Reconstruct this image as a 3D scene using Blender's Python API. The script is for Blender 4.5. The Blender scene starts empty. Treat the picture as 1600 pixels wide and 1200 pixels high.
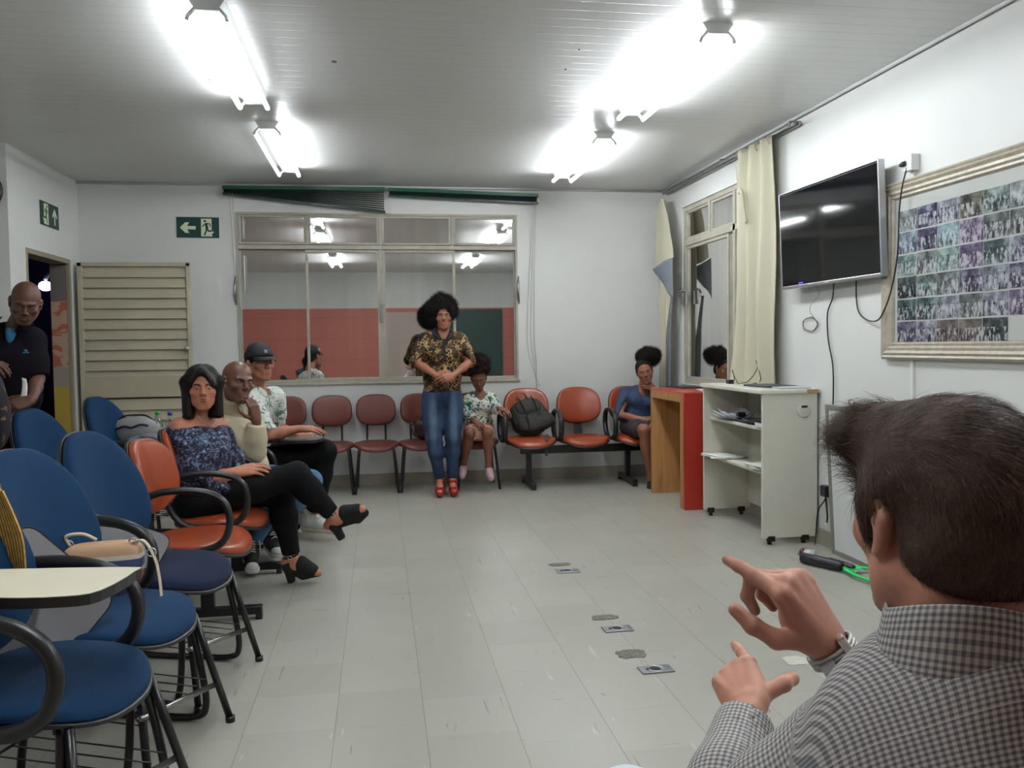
import bpy, bmesh, math, random
import numpy as np
from mathutils import Vector, Matrix
from math import sin, cos, pi, radians

random.seed(7)
rng = np.random.default_rng(7)
scene = bpy.context.scene
COL = scene.collection

# ------------------------------------------------------------------ camera
FPX, YAW, PITCH, ROLL, CAMZ = 1331.18, 0.15436, 0.04535, -0.01286, 1.3
def _axes():
    cy, sy = cos(YAW), sin(YAW); cp, sp = cos(PITCH), sin(PITCH); cr, sr = cos(ROLL), sin(ROLL)
    f = Vector((sy*cp, cy*cp, -sp)); r0 = Vector((cy, -sy, 0)); u0 = r0.cross(f)
    return r0*cr + u0*sr, u0*cr - r0*sr, f
CR, CU, CF = _axes()
cam_data = bpy.data.cameras.new('camera'); cam = bpy.data.objects.new('camera', cam_data); COL.objects.link(cam)
cam.matrix_world = Matrix(((CR.x, CU.x, -CF.x, 0), (CR.y, CU.y, -CF.y, 0), (CR.z, CU.z, -CF.z, CAMZ), (0, 0, 0, 1)))
cam_data.sensor_width = 36; cam_data.lens = FPX*36/1600; cam_data.clip_start = 0.02
scene.camera = cam

def at(px, py, Y):
    """world point at depth Y seen at pixel (px, py) of the 1600x1200 frame"""
    d = CF*FPX + CR*(px-800) - CU*(py-600)
    return Vector((0, 0, CAMZ)) + d*(Y/d.y)

# ------------------------------------------------------------------ world and exposure
world = bpy.data.worlds.new('night'); scene.world = world; world.use_nodes = True
world.node_tree.nodes['Background'].inputs[0].default_value = (0.012, 0.009, 0.03, 1)
world.node_tree.nodes['Background'].inputs[1].default_value = 0.25
scene.view_settings.view_transform = 'Standard'; scene.view_settings.look = 'None'
scene.view_settings.gamma = 1; scene.view_settings.exposure = 0.72
scene.view_settings.use_curve_mapping = False
TUBE_BRIGHT, TUBE_DIM = 44.0, 3.5

# ------------------------------------------------------------------ materials
def lin(c):
    return tuple(((v/255)/12.92 if v/255 <= 0.04045 else ((v/255+0.055)/1.055)**2.4) for v in c)
class NT:
    def __init__(s, name):
        s.m = bpy.data.materials.new(name); s.m.use_nodes = True; s.t = s.m.node_tree
        s.b = s.t.nodes['Principled BSDF']; s.out = s.t.nodes['Material Output']
    def n(s, typ, **kw):
        nd = s.t.nodes.new(typ)
        for k, v in kw.items():
            if k.startswith('i_'):
                key = k[2:]; key = int(key) if key.isdigit() else key.replace('_', ' ')
                nd.inputs[key].default_value = v
            else: setattr(nd, k, v)
        return nd
    def l(s, a, b): s.t.links.new(a, b)
    def math(s, op, a, b=None, c=None, clamp=False):
        nd = s.t.nodes.new('ShaderNodeMath'); nd.operation = op; nd.use_clamp = clamp
        for i, v in enumerate((a, b, c)):
            if v is None: continue
            if isinstance(v, (int, float)): nd.inputs[i].default_value = v
            else: s.l(v, nd.inputs[i])
        return nd.outputs[0]
    def mix(s, f, a, b):
        nd = s.t.nodes.new('ShaderNodeMix'); nd.data_type = 'RGBA'
        for i, v in ((0, f), (6, a), (7, b)):
            if isinstance(v, (int, float)): nd.inputs[i].default_value = v
            elif isinstance(v, tuple): nd.inputs[i].default_value = (*v[:3], 1)
            else: s.l(v, nd.inputs[i])
        return nd.outputs[2]
    def coord(s, kind='Object'):
        return s.t.nodes.new('ShaderNodeTexCoord').outputs[kind]
    def mapping(s, vec, scale=(1,1,1), loc=(0,0,0), rot=(0,0,0)):
        nd = s.n('ShaderNodeMapping'); s.l(vec, nd.inputs[0])
        nd.inputs['Scale'].default_value = scale; nd.inputs['Location'].default_value = loc; nd.inputs['Rotation'].default_value = rot
        return nd.outputs[0]
    def noise(s, vec, scale, detail=3, rough=.5, dist=0):
        nd = s.n('ShaderNodeTexNoise'); nd.inputs['Scale'].default_value = scale; nd.inputs['Detail'].default_value = detail
        nd.inputs['Roughness'].default_value = rough; nd.inputs['Distortion'].default_value = dist
        if vec is not None: s.l(vec, nd.inputs['Vector'])
        return nd.outputs[0]
    def ramp(s, fac, stops, interp='LINEAR'):
        nd = s.n('ShaderNodeValToRGB'); s.l(fac, nd.inputs[0]); cr = nd.color_ramp; cr.interpolation = interp
        while len(cr.elements) < len(stops): cr.elements.new(0.5)
        for e, (p, c) in zip(cr.elements, stops):
            e.position = p; e.color = (*c[:3], 1)
        return nd.outputs[0]
    def bump(s, h, strength=.3, dist=.01):
        nd = s.n('ShaderNodeBump'); nd.inputs['Strength'].default_value = strength; nd.inputs['Distance'].default_value = dist
        s.l(h, nd.inputs['Height']); s.l(nd.outputs[0], s.b.inputs['Normal'])
    def color(s, v):
        if isinstance(v, tuple): s.b.inputs['Base Color'].default_value = (*v[:3], 1)
        else: s.l(v, s.b.inputs['Base Color'])
MC = {}
def mat(name, rgb=(128,128,128), rough=.5, metal=0, spec=.5, var=0, vscale=8, bump=0, bscale=60, emit=0, coat=0, sheen=0, sss=0):
    if name in MC: return MC[name]
    t = NT(name); c = lin(rgb)
    t.b.inputs['Roughness'].default_value = rough; t.b.inputs['Metallic'].default_value = metal
    t.b.inputs['Specular IOR Level'].default_value = spec; t.b.inputs['Coat Weight'].default_value = coat
    t.b.inputs['Sheen Weight'].default_value = sheen
    if sss:
        t.b.inputs['Subsurface Weight'].default_value = sss; t.b.inputs['Subsurface Radius'].default_value = (.012,.005,.003); t.b.inputs['Subsurface Scale'].default_value = .6
    if var:
        v = t.noise(t.coord(), vscale, 4, .6)
        t.color(t.ramp(v, [(.3, tuple(x*(1-var) for x in c)), (.7, tuple(min(1, x*(1+var)) for x in c))]))
    else: t.color(c)
    if bump: t.bump(t.noise(t.coord(), bscale, 4, .6), bump, .01)
    if emit:
        t.b.inputs['Emission Color'].default_value = (*c, 1); t.b.inputs['Emission Strength'].default_value = emit
    MC[name] = t.m
    return t.m

# ------------------------------------------------------------------ mesh builder
class MB:
    """collects simple solids; build() links them as one mesh object"""
    def __init__(s): s.v = []; s.f = []; s.mi = []; s.sm = []; s.cur = 0; s.uv = None
    def add(s, V, F, smooth=True, M=None):
        o = len(s.v)
        for v in V:
            v = Vector(v)
            s.v.append(M @ v if M is not None else v)
        for f in F:
            s.f.append(tuple(i+o for i in f)); s.mi.append(s.cur); s.sm.append(smooth)
        return s
    def box(s, c, size, rz=0, M=None, bev=0):
        x, y, z = [q/2 for q in size]
        if bev:
            b = min(bev, x*.9, y*.9, z*.9); V = []
            bm = bmesh.new(); bmesh.ops.create_cube(bm, size=1)
            for v in bm.verts: v.co = Vector((v.co.x*2*x, v.co.y*2*y, v.co.z*2*z))
            bmesh.ops.bevel(bm, geom=list(bm.edges), offset=b, segments=2, affect='EDGES', profile=.5)
            V = [tuple(v.co) for v in bm.verts]; bm.verts.index_update(); F = [[v.index for v in f.verts] for f in bm.faces]; bm.free()
        else:
            V = [(-x,-y,-z),(x,-y,-z),(x,y,-z),(-x,y,-z),(-x,-y,z),(x,-y,z),(x,y,z),(-x,y,z)]
            F = [(0,3,2,1),(4,5,6,7),(0,1,5,4),(1,2,6,5),(2,3,7,6),(3,0,4,7)]
        T = Matrix.Translation(c) @ Matrix.Rotation(rz, 4, 'Z')
        if M is not None: T = Matrix.Translation(c) @ M.to_4x4()
        return s.add(V, F, False, T)
    def quad(s, a, b, c, d): return s.add([a,b,c,d], [(0,1,2,3)], False)
    def tube(s, pts, r, n=8, closed=False, smooth=True, caps=True, ry=None, up=None):
        P = [Vector(p) for p in pts]; m = len(P); V = []; F = []
        rr = r if isinstance(r, (list, tuple)) else [r]*m
        T = []
        for i in range(m):
            a = P[(i-1) % m] if (closed or i > 0) else P[i]; b = P[(i+1) % m] if (closed or i < m-1) else P[i]
            t = (b-a); t = t.normalized() if t.length > 1e-9 else Vector((0,0,1)); T.append(t)
        u = Vector(up) if up is not None else (Vector((0,0,1)) if abs(T[0].z) < .9 else Vector((1,0,0)))
        for i in range(m):
            t = T[i]; u = (u - t*u.dot(t))
            if u.length < 1e-5: u = t.orthogonal()
            u = u.normalized(); w = t.cross(u)
            for k in range(n):
                a = 2*pi*k/n
                V.append(P[i] + u*(cos(a)*(ry if ry else rr[i])) + w*(sin(a)*rr[i]))
        for i in range(m if closed else m-1):
            for k in range(n):
                j = (i+1) % m
                F.append((i*n+k, i*n+(k+1) % n, j*n+(k+1) % n, j*n+k))
        if caps and not closed:
            F.append(tuple(range(n-1, -1, -1))); F.append(tuple((m-1)*n+k for k in range(n)))
        return s.add(V, F, smooth)
    def cyl(s, a, b, r, n=16, r2=None): return s.tube([a, b], [r, r if r2 is None else r2], n)
    def lathe(s, c, prof, n=20, M=None):
        V = []; F = []
        for (r, z) in prof:
            for k in range(n): V.append((r*cos(2*pi*k/n), r*sin(2*pi*k/n), z))
        for i in range(len(prof)-1):
            for k in range(n): F.append((i*n+k, i*n+(k+1) % n, (i+1)*n+(k+1) % n, (i+1)*n+k))
        F.append(tuple(range(n-1, -1, -1))); F.append(tuple((len(prof)-1)*n+k for k in range(n)))
        T = Matrix.Translation(c)
        if M is not None: T = T @ M.to_4x4()
        return s.add(V, F, True, T)
    def sphere(s, c, r, n=14, M=None):
        rx, ry, rz = r if isinstance(r, (tuple, list)) else (r, r, r); V = [(0,0,-rz)]; F = []; h = n//2
        for i in range(1, h):
            p = -pi/2+pi*i/h
            for k in range(n): V.append((rx*cos(p)*cos(2*pi*k/n), ry*cos(p)*sin(2*pi*k/n), rz*sin(p)))
        V.append((0,0,rz))
        for k in range(n): F.append((0, 1+(k+1) % n, 1+k)); F.append((len(V)-1, 1+(h-2)*n+k, 1+(h-2)*n+(k+1) % n))
        for i in range(h-2):
            for k in range(n): F.append((1+i*n+k, 1+i*n+(k+1) % n, 1+(i+1)*n+(k+1) % n, 1+(i+1)*n+k))
        T = Matrix.Translation(c)
        if M is not None: T = T @ M.to_4x4()
        return s.add(V, F, True, T)
    def prism(s, poly, z0, z1, M=None):
        n = len(poly); V = [(x, y, z0) for x, y in poly]+[(x, y, z1) for x, y in poly]
        F = [tuple(range(n-1, -1, -1)), tuple(range(n, 2*n))]+[(i, (i+1) % n, n+(i+1) % n, n+i) for i in range(n)]
        return s.add(V, F, False, M)
    def grid(s, fn, nu, nv, closed_u=False):
        V = [fn(i/(nu-1 if not closed_u else nu), j/(nv-1)) for j in range(nv) for i in range(nu)]; F = []
        for j in range(nv-1):
            for i in range(nu if closed_u else nu-1):
                k = (i+1) % nu; F.append((j*nu+i, j*nu+k, (j+1)*nu+k, (j+1)*nu+i))
        return s.add(V, F, True)
    def build(s, name, m, parent=None, xf=None):
        me = bpy.data.meshes.new(name); me.from_pydata([tuple(v) for v in s.v], [], s.f)
        for q in (m if isinstance(m, (list, tuple)) else [m]): me.materials.append(q)
        me.polygons.foreach_set('material_index', s.mi); me.polygons.foreach_set('use_smooth', s.sm)
        me.update()
        o = bpy.data.objects.new(name, me); COL.objects.link(o)
        if parent is not None:
            o.parent = parent
        if xf is not None: o.matrix_local = xf
        return o
def smooth_path(pts, seg=6, closed=False):
    P = [Vector(p) for p in pts]; n = len(P); out = []
    rngi = range(n if closed else n-1)
    for i in rngi:
        if closed: a, b, c, d = P[(i-1) % n], P[i], P[(i+1) % n], P[(i+2) % n]
        else: a, b, c, d = P[max(i-1, 0)], P[i], P[i+1], P[min(i+2, n-1)]
        for k in range(seg):
            t = k/seg
            out.append(.5*((2*b)+(c-a)*t+(2*a-5*b+4*c-d)*t*t+(-a+3*b-3*c+d)*t**3))
    if not closed: out.append(P[-1])
    return out
def tag(o, label=None, cat=None, group=None, kind=None):
    if label: o['label'] = label
    if cat: o['category'] = cat
    if group: o['group'] = group
    if kind: o['kind'] = kind
    return o
def thing(name, label, cat, loc=(0,0,0), rz=0, group=None):
    o = bpy.data.objects.new(name, None); o.empty_display_size = .1; COL.objects.link(o)
    o.location = loc; o.rotation_euler = (0, 0, rz)
    return tag(o, label, cat, group)
def struct(o): o['kind'] = 'structure'; return o
def copy_tree(o, parent=None):
    c = o.copy(); COL.objects.link(c); c.parent = parent
    for ch in [x for x in bpy.data.objects if x.parent == o]: copy_tree(ch, c)
    return c
def dup(o, loc, rz, label, group=None):
    c = copy_tree(o); c.location = loc; c.rotation_euler = (0, 0, rz); c['label'] = label
    if group: c['group'] = group
    return c
# ================================================================== ROOM
XR, XL, D, H = 2.79, -2.61, 8.108, 2.796
YJ, XL2, YB = 6.645, -4.3, -1.15          # where the room widens, far left wall, wall behind the camera

def wall_mat(name, rgb, dirt=.06):
    t = NT(name); c = lin(rgb)
    v = t.noise(t.coord(), 1.3, 5, .6)
    a = t.ramp(v, [(.3, tuple(x*(1-dirt) for x in c)), (.7, c)])
    s2 = t.noise(t.mapping(t.coord(), (14, 14, 1.2)), 2.0, 4, .7)
    f = t.ramp(s2, [(.62, (0,0,0)), (.8, (1,1,1))])
    col = t.mix(t.math('MULTIPLY', f, .06), a, tuple(x*.72 for x in c))
    t.color(col); t.b.inputs['Roughness'].default_value = .42; t.b.inputs['Specular IOR Level'].default_value = .35
    t.bump(t.noise(t.coord(), 90, 3, .6), .06, .01)
    return t.m
M_wall = wall_mat('white_wall_paint', (212, 213, 209))

# floor --------------------------------------------------------------
def floor_mat():
    t = NT('vinyl_tiles'); P = t.coord()
    sep = t.n('ShaderNodeSeparateXYZ'); t.l(P, sep.inputs[0]); X, Y = sep.outputs[0], sep.outputs[1]
    k = .3062
    u = t.math('DIVIDE', t.math('ADD', X, .4793+k*40), k)
    cid = t.math('FLOOR', u); fu = t.math('FRACT', u)
    wn = t.n('ShaderNodeTexWhiteNoise', noise_dimensions='1D'); t.l(cid, wn.inputs['W'])
    v = t.math('ADD', t.math('DIVIDE', t.math('ADD', Y, 20), k), wn.outputs[0])
    fv = t.math('FRACT', v); rid = t.math('FLOOR', v)
    du = t.math('MINIMUM', fu, t.math('SUBTRACT', 1, fu)); dv = t.math('MINIMUM', fv, t.math('SUBTRACT', 1, fv))
    nz = t.noise(P, 3.1, 4, .7)
    wide = t.math('MULTIPLY_ADD', nz, .008, .0015)
    lu = t.math('LESS_THAN', du, wide)
    lv = t.math('MULTIPLY', t.math('LESS_THAN', dv, .0055), t.ramp(t.noise(P, 4.3, 3, .6), [(.50, (0,0,0)), (.62, (1,1,1))]))
    comb = t.n('ShaderNodeCombineXYZ'); t.l(cid, comb.inputs[0]); t.l(rid, comb.inputs[1])
    wn2 = t.n('ShaderNodeTexWhiteNoise', noise_dimensions='2D'); t.l(comb.outputs[0], wn2.inputs['Vector'])
    base = t.mix(wn2.outputs[0], lin((154, 152, 141)), lin((161, 159, 148)))
    big = t.noise(P, .9, 4, .6)
    base = t.mix(t.ramp(big, [(.35, (0,0,0)), (.7, (.55,.55,.55))]), base, lin((152, 150, 141)))
    # long scuffs running away from the camera and across it
    for sc, lo, hi, amt in (((34, 3.2, 1), .685, .72, .5), ((4, 44, 1), .70, .735, .4), ((60, 60, 1), .76, .79, .5)):
        s = t.noise(t.mapping(P, sc, rot=(0, 0, .06)), 1.0, 3, .55, .3)
        m = t.ramp(s, [(lo, (0,0,0)), (hi, (1,1,1))])
        base = t.mix(t.math('MULTIPLY', m, amt), base, lin((88, 84, 78)))
    s = t.noise(t.mapping(P, (18, 3, 1), loc=(3, 7, 0)), 1.0, 3, .55, .3)
    base = t.mix(t.math('MULTIPLY', t.ramp(s, [(.68, (0,0,0)), (.74, (1,1,1))]), .35), base, lin((205, 204, 196)))
    base = t.mix(t.math('MULTIPLY', lu, .5), base, lin((88, 82, 72)))
    base = t.mix(t.math('MULTIPLY', lv, .32), base, lin((90, 84, 74)))
    t.color(base)
    t.l(t.math('MULTIPLY_ADD', t.noise(P, 2.2, 5, .7), .25, .25), t.b.inputs['Roughness'])
    t.b.inputs['Specular IOR Level'].default_value = .4
    t.bump(t.math('MULTIPLY', t.math('MAXIMUM', lu, lv), -1), .15, .002)
    return t.m
def slab(name, lo, hi, m):
    b = MB(); b.box([(a+c)/2 for a, c in zip(lo, hi)], [c-a for a, c in zip(lo, hi)]); return struct(b.build(name, m))
slab('floor', (XL2-.2, YB-.2, -.12), (XR+.2, D+.2, 0), floor_mat())

# ceiling: PVC planks ------------------------------------------------
def ceil_mat():
    t = NT('pvc_ceiling_planks'); P = t.coord()
    sep = t.n('ShaderNodeSeparateXYZ'); t.l(P, sep.inputs[0])
    f = t.math('FRACT', t.math('DIVIDE', t.math('ADD', sep.outputs[1], 10), .1))
    g = t.math('MINIMUM', f, t.math('SUBTRACT', 1, f))
    groove = t.math('SUBTRACT', 1, t.math('MULTIPLY', t.math('MINIMUM', g, .05), 20))
    c = t.mix(t.noise(P, .8, 3, .6), lin((204, 205, 203)), lin((212, 212, 209)))
    c = t.mix(t.math('MULTIPLY', groove, .22), c, lin((120, 122, 122)))
    t.color(c); t.b.inputs['Roughness'].default_value = .33; t.b.inputs['Specular IOR Level'].default_value = .5
    h = t.math('ADD', t.math('MULTIPLY', groove, -1), t.math('MULTIPLY', t.noise(t.mapping(P, (1.5, 14, 1)), 1, 2), .5))
    t.bump(h, .35, .006)
    return t.m
slab('ceiling', (XL2-.2, YB-.2, H), (XR+.2, D+.2, H+.1), ceil_mat())
b = MB()
for (x, y, r) in ((-.202, 4.617, .013), (1.034, 4.287, .006), (1.034, 4.6, .008), (-.9, 5.0, .004)):
    b.lathe((x, y, H-.004), [(r, 0), (r*1.1, .004)], 8)
tag(b.build('ceiling_hook', mat('dark_plastic_grey', (60, 58, 70), .5)), 'small dark hooks stuck on the ceiling planks between the lights', 'hook', kind='stuff')

# walls with openings ------------------------------------------------
def wall_plane(name, axis, pos, thick, u0, u1, z1, holes, m, mats=None):
    """wall slab perpendicular to axis; holes = [(u0,u1,z0,z1)]"""
    us = sorted({u0, u1, *[h[0] for h in holes], *[h[1] for h in holes]}); b = MB()
    for a, c in zip(us, us[1:]):
        hs = sorted([h for h in holes if h[0] <= a+1e-6 and h[1] >= c-1e-6], key=lambda h: h[2]); z = 0
        spans = []
        for h in hs:
            if h[2] > z: spans.append((z, h[2]))
            z = h[3]
        if z < z1: spans.append((z, z1))
        for (za, zb) in spans:
            if axis == 'y': b.box(((a+c)/2, pos+thick/2, (za+zb)/2), (c-a, abs(thick), zb-za))
            else: b.box((pos+thick/2, (a+c)/2, (za+zb)/2), (abs(thick), c-a, zb-za))
    return struct(b.build(name, m))
WB = (-1.272, 1.330, .972, 2.545)         # back window opening x0 x1 z0 z1
WR = (5.72, 7.59, .925, 2.545)            # right window opening y0 y1
DL = (6.93, 7.87, 0, 2.085)               # door opening in the left wall
wall_plane('wall_back', 'y', D, .16, XL-.15, XR+.16, H, [WB], M_wall)
wall_plane('wall_right', 'x', XR, .16, YB-.1, D, H, [WR], M_wall)
wall_plane('wall_left', 'x', XL, -.15, YJ, D, H, [DL], M_wall)
wall_plane('wall_left_return', 'y', YJ, .12, XL2-.1, XL-.15, H, [], M_wall)
wall_plane('wall_far_left', 'x', XL2, -.12, YB-.1, YJ, H, [], M_wall)
def two_tone():
    t = NT('white_over_salmon_paint'); P = t.coord(); sep = t.n('ShaderNodeSeparateXYZ'); t.l(P, sep.inputs[0])
    f = t.math('LESS_THAN', sep.outputs[2], 2.08)
    line = t.math('LESS_THAN', t.math('ABSOLUTE', t.math('SUBTRACT', t.math('FRACT', t.math('DIVIDE', sep.outputs[2], .42)), .5)), .02)
    c = t.mix(f, lin((206, 208, 204)), t.mix(t.math('MULTIPLY', line, .3), lin((178, 106, 92)), lin((120, 72, 62))))
    t.color(c); t.b.inputs['Roughness'].default_value = .5
    return t.m
wall_plane('wall_front', 'y', YB, -.12, XL2-.1, XR+.16, H, [], two_tone())
b = MB(); b.box((.55, YB+.02, 1.0), (.95, .04, 2.0), bev=.004); b.box((.37, YB+.045, 1.55), (.25, .01, .42)); b.box((.73, YB+.045, 1.55), (.25, .01, .42)); b.box((.37, YB+.045, .8), (.25, .01, .6)); b.box((.73, YB+.045, .8), (.25, .01, .6))
struct(b.build('door_2', mat('door_grey_pink', (176, 160, 152), .5)))
b = MB(); b.box((1.95, YB+.02, 1.3), (1.15, .03, 1.5), bev=.004)
tag(b.build('chalkboard', mat('board_green', (30, 62, 56), .4)), 'dark green board on the wall behind the camera seen mirrored in window', 'board')

# baseboards ---------------------------------------------------------
M_base = mat('baseboard_stone', (150, 142, 128), .45, var=.08, vscale=6)
def baseboard(name, boxes):
    b = MB()
    for lo, hi in boxes: b.box([(a+c)/2 for a, c in zip(lo, hi)], [c-a for a, c in zip(lo, hi)])
    return struct(b.build(name, M_base))
baseboard('baseboard_back', [((XL, D-.014, 0), (XR, D, .105))])
baseboard('baseboard_right', [((XR-.014, YB, 0), (XR, D-.014, .1))])
baseboard('baseboard_left', [((XL, YJ, 0), (XL+.014, DL[0], .1))])
b = MB()
for o, e in (((-2.61, D-.018), (XR, D-.018)), ((XR-.018, D-.02), (XR-.018, YB))):
    b.tube([(o[0], o[1], H-.008), (e[0], e[1], H-.008)], .012, 6)
struct(b.build('trim_1', mat('ceiling_trim_white', (196, 198, 198), .4)))

# windows ------------------------------------------------------------
def glass_mat():
    t = NT('film_coated_glass'); nt = t.t
    g = t.n('ShaderNodeBsdfGlossy'); g.inputs['Roughness'].default_value = .015
    nz = t.noise(t.mapping(t.coord(), (9, 9, .35)), 1.4, 3, .6)
    t.l(t.ramp(nz, [(.3, (.80,.79,.77)), (.55, (.84,.83,.81)), (.72, (.90,.89,.87))]), g.inputs['Color'])
    tr = t.n('ShaderNodeBsdfTransparent'); tr.inputs['Color'].default_value = (.3, .3, .32, 1)
    df = t.n('ShaderNodeBsdfDiffuse'); df.inputs['Color'].default_value = (.09, .09, .085, 1)
    m1 = t.n('ShaderNodeMixShader'); m1.inputs[0].default_value = .6
    t.l(tr.outputs[0], m1.inputs[1]); t.l(df.outputs[0], m1.inputs[2])
    m2 = t.n('ShaderNodeMixShader'); m2.inputs[0].default_value = .93
    t.l(m1.outputs[0], m2.inputs[1]); t.l(g.outputs[0], m2.inputs[2]); t.l(m2.outputs[0], t.out.inputs['Surface'])
    return t.m
M_glass = glass_mat()
M_frame = mat('cream_window_metal', (164, 159, 145), .5, var=.1, vscale=14, bump=.15, bscale=50)
M_steel = mat('worn_steel', (150, 150, 148), .35, .9, var=.2, vscale=60)
M_silver = mat('silver_metal', (188, 188, 190), .3, .9)
def bars(b, lst, y, dep):
    for (x0, x1, z0, z1) in lst: b.box(((x0+x1)/2, y, (z0+z1)/2), (x1-x0, dep, z1-z0), bev=.003)
def window_back():
    root = thing('window_1', None, None, (.03, D, WB[2])); struct(root)
    x0, x1, z0, z1 = WB; c = Vector((.03, D, WB[2]))
    xf = Matrix.Translation(-c); ym = D+.035
    def ob(b, n, m, p=root): return b.build(n, m, p, xf if p is root else None)
    b = MB(); w = .022
    bars(b, [(x0, x0+w, z0, z1), (x1-w, x1, z0, z1), (x0+w, x1-w, z1-w, z1), (x0+w, x1-w, z0, z0+w), (x0+w, x1-w, 2.21, 2.25)], ym, .07)
    bars(b, [(-.645, -.625, 2.25, z1-w), (.022, .048, 2.25, z1-w), (.695, .715, 2.25, z1-w), (.022, .048, z0+w, 2.21)], ym-.003, .06)
    ob(b, 'window_frame', M_frame)
    b = MB(); b.box((.03, D+.004, z0-.01), (x1-x0+.02, .04, .018), bev=.003); ob(b, 'window_sill', M_frame)
    # top hoppers and lower sashes
    for (a, c2) in ((x0+w, -.645), (-.625, .022), (.048, .695), (.715, x1-w)):
        b = MB(); s = .02
        bars(b, [(a, a+s, 2.255, z1-w), (c2-s, c2, 2.255, z1-w), (a+s, c2-s, z1-w-s, z1-w), (a+s, c2-s, 2.255, 2.255+s)], D+.024, .03)
        f = ob(b, 'sash', M_frame)
        g = MB(); g.box(((a+c2)/2, D+.028, (2.255+z1-w)/2), (c2-a-2*s, .004, z1-w-2.255-2*s)); g.build('pane', M_glass, f)
    for (a, c2, yy) in ((x0+w, -.64, .045), (-.655, .022, .015), (.048, .73, .015), (.715, x1-w, .045)):
        b = MB(); s = .024 if yy < .03 else .012
        bars(b, [(a, a+s, z0+w, 2.205), (c2-s, c2, z0+w, 2.205), (a+s, c2-s, 2.205-s, 2.205), (a+s, c2-s, z0+w, z0+w+s)], D+yy, .026)
        f = ob(b, 'sash', M_frame)
        g = MB(); g.box(((a+c2)/2, D+yy+.004, (z0+w+2.205)/2), (c2-a-2*s, .004, 2.205-z0-w-2*s)); g.build('pane', M_glass, f)
    b = MB()
    for x in (.035,):
        b.box((x, D-.006, 1.62), (.03, .02, .17), bev=.004); b.cyl((x, D-.035, 1.66), (x, D-.006, 1.66), .009, 8); b.box((x, D-.035, 1.62), (.014, .01, .1))
    ob(b, 'latch', M_steel)
    for x, zz in ((x0-.005, 1.82), (x1+.005, 1.82)):
        b = MB(); b.tube([(x, D-.02, zz+.14), (x-.01, D-.04, zz), (x+.005, D-.02, zz-.12)], .006, 6); b.box((x, D-.01, zz), (.018, .02, .2)); ob(b, 'lever', M_steel)
    for x in (x0+.075,):
        for z, h in ((2.40, .2), (1.98, .34)):
            b = MB(); b.cyl((x, D-.012, z-h/2), (x, D-.012, z+h/2), .006, 8); ob(b, 'rod', mat('white_enamel', (222, 222, 218), .4))
window_back()
def window_right():
    root = thing('window_2', None, None, (XR, 6.47, WR[2])); struct(root)
    y0, y1, z0, z1 = WR; xf = Matrix.Translation(-Vector((XR, 6.47, WR[2])))
    def yb(b, lst, x, dep):
        for (a, c, za, zb) in lst: b.box((x, (a+c)/2, (za+zb)/2), (dep, c-a, zb-za), bev=.003)
    w = .04; b = MB(); xm = XR+.06
    yb(b, [(y0, y0+w, z0, z1), (y1-w, y1, z0, z1), (y0+w, y1-w, z1-w, z1), (y0+w, y1-w, z0, z0+w), (y0+w, y1-w, 2.19, 2.245), (6.44, 6.49, z0+w, z1-w), (5.98, 6.0, 2.245, z1-w), (6.96, 7.0, 2.245, z1-w)], xm, .09)
    b.build('window_frame', M_frame, root, xf)
    b = MB(); b.box((XR+.004, (y0+y1)/2, z0-.01), (.04, y1-y0+.02, .018), bev=.003); b.build('window_sill', M_frame, root, xf)
    for (a, c) in ((y0+w, 5.98), (6.0, 6.44), (6.49, 6.96), (7.0, y1-w)):
        f = MB(); s = .022; yb(f, [(a, a+s, 2.245, z1-w), (c-s, c, 2.245, z1-w), (a+s, c-s, z1-w-s, z1-w), (a+s, c-s, 2.245, 2.245+s)], XR+.04, .03)
        f = f.build('sash', M_frame, root, xf)
        g = MB(); g.box((XR+.042, (a+c)/2, (2.245+z1-w)/2), (.004, c-a-2*s, z1-w-2.245-2*s)); g.build('pane', M_glass, f)
    for (a, c, xx) in ((y0+w, 6.1, .045), (6.08, 6.46, .06), (6.47, 6.62, .06), (6.6, y1-w, .04)):
        f = MB(); s = .03; yb(f, [(a, a+s, z0+w, 2.19), (c-s, c, z0+w, 2.19), (a+s, c-s, 2.19-s, 2.19), (a+s, c-s, z0+w, z0+w+s)], XR+xx, .026)
        f = f.build('sash', M_frame, root, xf)
        g = MB(); g.box((XR+xx+.004, (a+c)/2, (z0+w+2.19)/2), (.004, c-a-2*s, 2.19-z0-w-2*s)); g.build('pane', M_glass, f)
    b = MB()
    for dy in (0, .1):
        b.box((XR-.012, y1-.03-dy, 1.72), (.02, .035, .13), bev=.004); b.tube([(XR-.02, y1-.06-dy, 1.79), (XR-.05, y1-.03-dy, 1.76), (XR-.02, y1-dy, 1.8)], .007, 6)
        b.box((XR-.04, y1-.03-dy, 1.75), (.012, .012, .07))
    b.build('latch', M_steel, root, xf)
window_right()

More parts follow.
